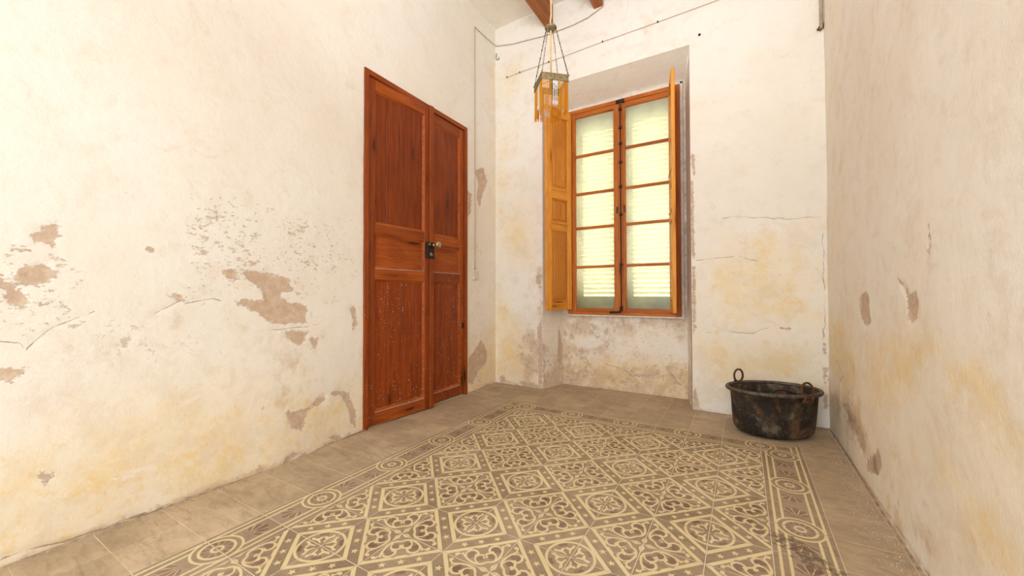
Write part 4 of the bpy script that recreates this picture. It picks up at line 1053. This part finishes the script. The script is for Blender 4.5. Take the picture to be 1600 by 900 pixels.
# ============================================================ wires, cable pipe, nails, hooks
def cable(name, pts, r, mat, label, sub=6, jit=.0):
    P = [Vector(p) for p in pts]; out = []
    for i in range(len(P) - 1):
        for k in range(sub):
            q = P[i].lerp(P[i + 1], k / sub)
            out.append(q + Vector((0, 0, jit * math.sin(i * 2.1 + k * 1.7))))
    out.append(P[-1])
    bm = bmesh.new(); tube_bm(bm, out, r, 6); o = bm_obj(name, bm, mat, None, True); tag(o, label, 'cable'); return o
yw = YB - .009
cable('wall_cable', [(XL + .008, 1.504, 1.115), (XL + .008, 1.503, 2.3), (XL + .008, 1.504, 3.466), (XL + .010, 1.64, 3.462), (XL + .012, 1.84, 3.475), (-1.235, yw, 3.472), (-1.05, yw, 3.430), (-.88, yw, 3.412), (-.72, yw, 3.392), (-.55, yw, 3.388), (-.42, yw, 3.388), (-.26, yw, 3.405), (-.118, yw, 3.455), (-.108, yw, 3.56), (-.11, yw, 3.655)], .0038, M['wire'],
      'thin dusty cable rising beside the door and running under the beams', 8, .0012)
cable('bell_wire', [(-1.116, yw + .004, 3.112), (-.966, yw, 3.118), (-.649, yw, 3.122), (-.124, yw, 3.140), (.34, yw, 3.146), (.796, yw, 3.157), (1.395, yw, 3.166)], .0020, M['wire'], 'fine straight wire nailed across the back wall above the window', 4)
for x, z in ((-1.116, 3.112), (-.966, 3.118), (-.649, 3.122), (-.124, 3.140), (.34, 3.147)):
    bm = bmesh.new(); lathe_bm(bm, [(.0065, 0), (.0065, .004), (.003, .006), (.003, .03)], 8, (0, -.008, 0), 'y'); o = bm_obj('wire_nail', bm, M['iron']); o.location = (x, YB - .008, z)
    tag(o, {-1.116: 'dark nail at the left end of the fine wire on the back wall', -.966: 'dark nail second from the left along the fine wire', -.649: 'dark nail on the fine wire just behind the lamp chains', -.124: 'dark nail on the fine wire right of the lamp above the niche', .34: 'dark nail furthest right on the fine wire'}[x], 'nail', 'nails holding the fine wire')
bm = bmesh.new(); tube_bm(bm, [(0, .02, .07), (0, -.004, .05), (-.004, -.006, .0), (.012, -.008, -.022), (.032, -.008, -.016), (.036, -.008, 0)], .0028, 6)
o = bm_obj('wall_hook', bm, M['iron'], None, True); o.location = (-1.245, YB - .004, 3.345); tag(o, 'bent wire hook high in the left back corner under the cable', 'hook')
bm = bmesh.new(); tube_bm(bm, [(0, .03, 0), (0, -.012, 0), (0, -.016, -.008)], .004, 6); lathe_bm(bm, [(.010, -.004), (.008, .0), (.003, .002)], 8, (0, 0, 0), 'y')
o = bm_obj('wall_peg', bm, M['iron'], None, True); o.location = (.648, YB - .004, 2.935); tag(o, 'small rusty peg in the back wall right of the window niche', 'peg')
bm = bmesh.new(); tube_bm(bm, [(0, 0, -.0), (0, 0, .95)], .010, 8); o = bm_obj('corner_pipe', bm, M['wire'], None, True); o.location = (XR - .012, YB - .014, 2.71); tag(o, 'thin plaster-coloured pipe down the top of the right back corner', 'pipe')
bm = bmesh.new(); tube_bm(bm, [(-.01, .01, 0), (.0, -.01, .012), (.016, -.01, 0), (.004, -.012, -.014), (-.010, -.008, -.002)], .005, 6, closed=True); tube_bm(bm, [(.02, 0, 0), (.028, -.01, .035)], .005, 6)
o = bm_obj('pipe_clip', bm, M['rust'], None, True); o.location = (XR - .022, YB - .006, 2.715); tag(o, 'small rusty clip at the lower end of the corner pipe', 'clip')
sw = empty('junction_box', (XL + .005, 1.508, 1.09)); tag(sw, 'small whitewashed electric box low on the wall right of the door', 'switch')
box('box_body', -.004, .010, -.036, .036, -.045, .045, M['white_plaster'], sw, .004); box('cover', .009, .013, -.026, .026, -.034, .034, M['white_plaster'], sw, .002)

# crumpled paper on the outer sill, behind the glass
bm = bmesh.new(); bmesh.ops.create_grid(bm, x_segments=22, y_segments=10, size=.5)
rp = random.Random(8)
for v in bm.verts:
    x, y = v.co.x, v.co.y
    v.co = Vector((x * .20, y * .10, .018 + .035 * max(0, math.sin(x * 7 + 1.2) * .6 + .5 * math.sin(y * 9 + x * 4)) + rp.uniform(0, .014)))
o = bm_obj('crumpled_paper', bm, M['paper']); o.location = (-.285, 2.245, .722); tag(o, 'crumpled white and orange paper on the sill behind the left bottom pane', 'paper')
bm = bmesh.new(); bmesh.ops.create_grid(bm, x_segments=16, y_segments=8, size=.5)
for v in bm.verts:
    x, y = v.co.x, v.co.y
    v.co = Vector((x * .17, y * .09, .012 + .022 * max(0, math.sin(x * 8)) + rp.uniform(0, .012)))
o = bm_obj('crumpled_paper', bm, M['paper']); o.location = (.10, 2.245, .722); tag(o, 'flat crumpled paper scrap on the sill behind the right bottom pane', 'paper')

# fallen plaster crumbs along the foot of the walls
rp = random.Random(5)
def crumb(bm, x, y, s, z=0.0):
    vs = [bm.verts.new((x + rp.uniform(-s, s), y + rp.uniform(-s, s), z + (s * rp.uniform(.5, 1.3) if k > 2 else 0))) for k in range(5)]
    for t in ((0, 1, 3), (1, 2, 3), (2, 0, 4), (0, 3, 4), (3, 2, 4), (1, 2, 4)):
        try: bm.faces.new([vs[k] for k in t])
        except ValueError: pass
def lwall(y): return XL + .055 * (1 if y < -.3 else max(0, min(1, (.2 - y) / .55)))
def c_left():
    y = rp.uniform(-1.2, YB - .02); return lwall(y) + .01 + abs(rp.gauss(0, .014)), y
def c_right(): return XR - abs(rp.gauss(0, .05)) - .012, rp.uniform(.2, 1.35)
def c_niche():
    if rp.random() < .5: return rp.uniform(NB[0] + .01, NB[1] - .01), YN - .014 - abs(rp.gauss(0, .018))
    return -.1 + rp.gauss(0, .12), YN - .018 - abs(rp.gauss(0, .035))
def c_open(): return rp.uniform(-.9, 1.15), rp.uniform(-1.0, 1.25)
for fn, cnt_, lab in ((c_left, 900, 'white plaster crumbs along the foot of the left wall'), (c_right, 1300, 'white plaster crumbs and dust along the foot of the right wall'),
                     (c_niche, 700, 'white plaster crumbs on the floor under the window'), (c_open, 500, 'tiny white crumbs scattered over the patterned tiles')):
    bm = bmesh.new()
    for k in range(cnt_):
        x, y = fn()
        if fn is c_left and DY[0] < y < DY[1]: continue
        crumb(bm, x, y, rp.choice([.0008, .0012, .0018, .0026]), .0007)
    o = bm_obj('plaster_crumbs', bm, M['chip']); tag(o, lab, 'crumbs', None, 'stuff')
# swept-up plaster dust as a thin mortar fillet where the floor meets the walls
bm = bmesh.new()
def fillet(pts, r):
    tube_bm(bm, pts, r, 6)
fillet([(XL + .055, -2.5, -.002), (XL + .055, -.5, -.002), (XL + .045, -.30, -.002), (XL + .012, .05, -.002), (XL + .002, DY[0] - .01, -.002)], .007)
fillet([(XL + .002, DY[1] + .005, -.002), (XL + .003, 1.6, -.002), (XL + .004, YB - .002, -.002), (-1.0, YB, -.002), (NF[0], YB, -.002), (NB[0], YN, -.002), (NB[1], YN, -.002), (NF[1], YB, -.002), (XR, YB, -.002), (XR, .8, -.002), (XR, -2.5, -.002)], .007)
bb = bm_obj('baseboard_mortar_fillet', bm, M['fillet'], None, True); bb.name = 'baseboard_all'; tag(bb, kind='structure')
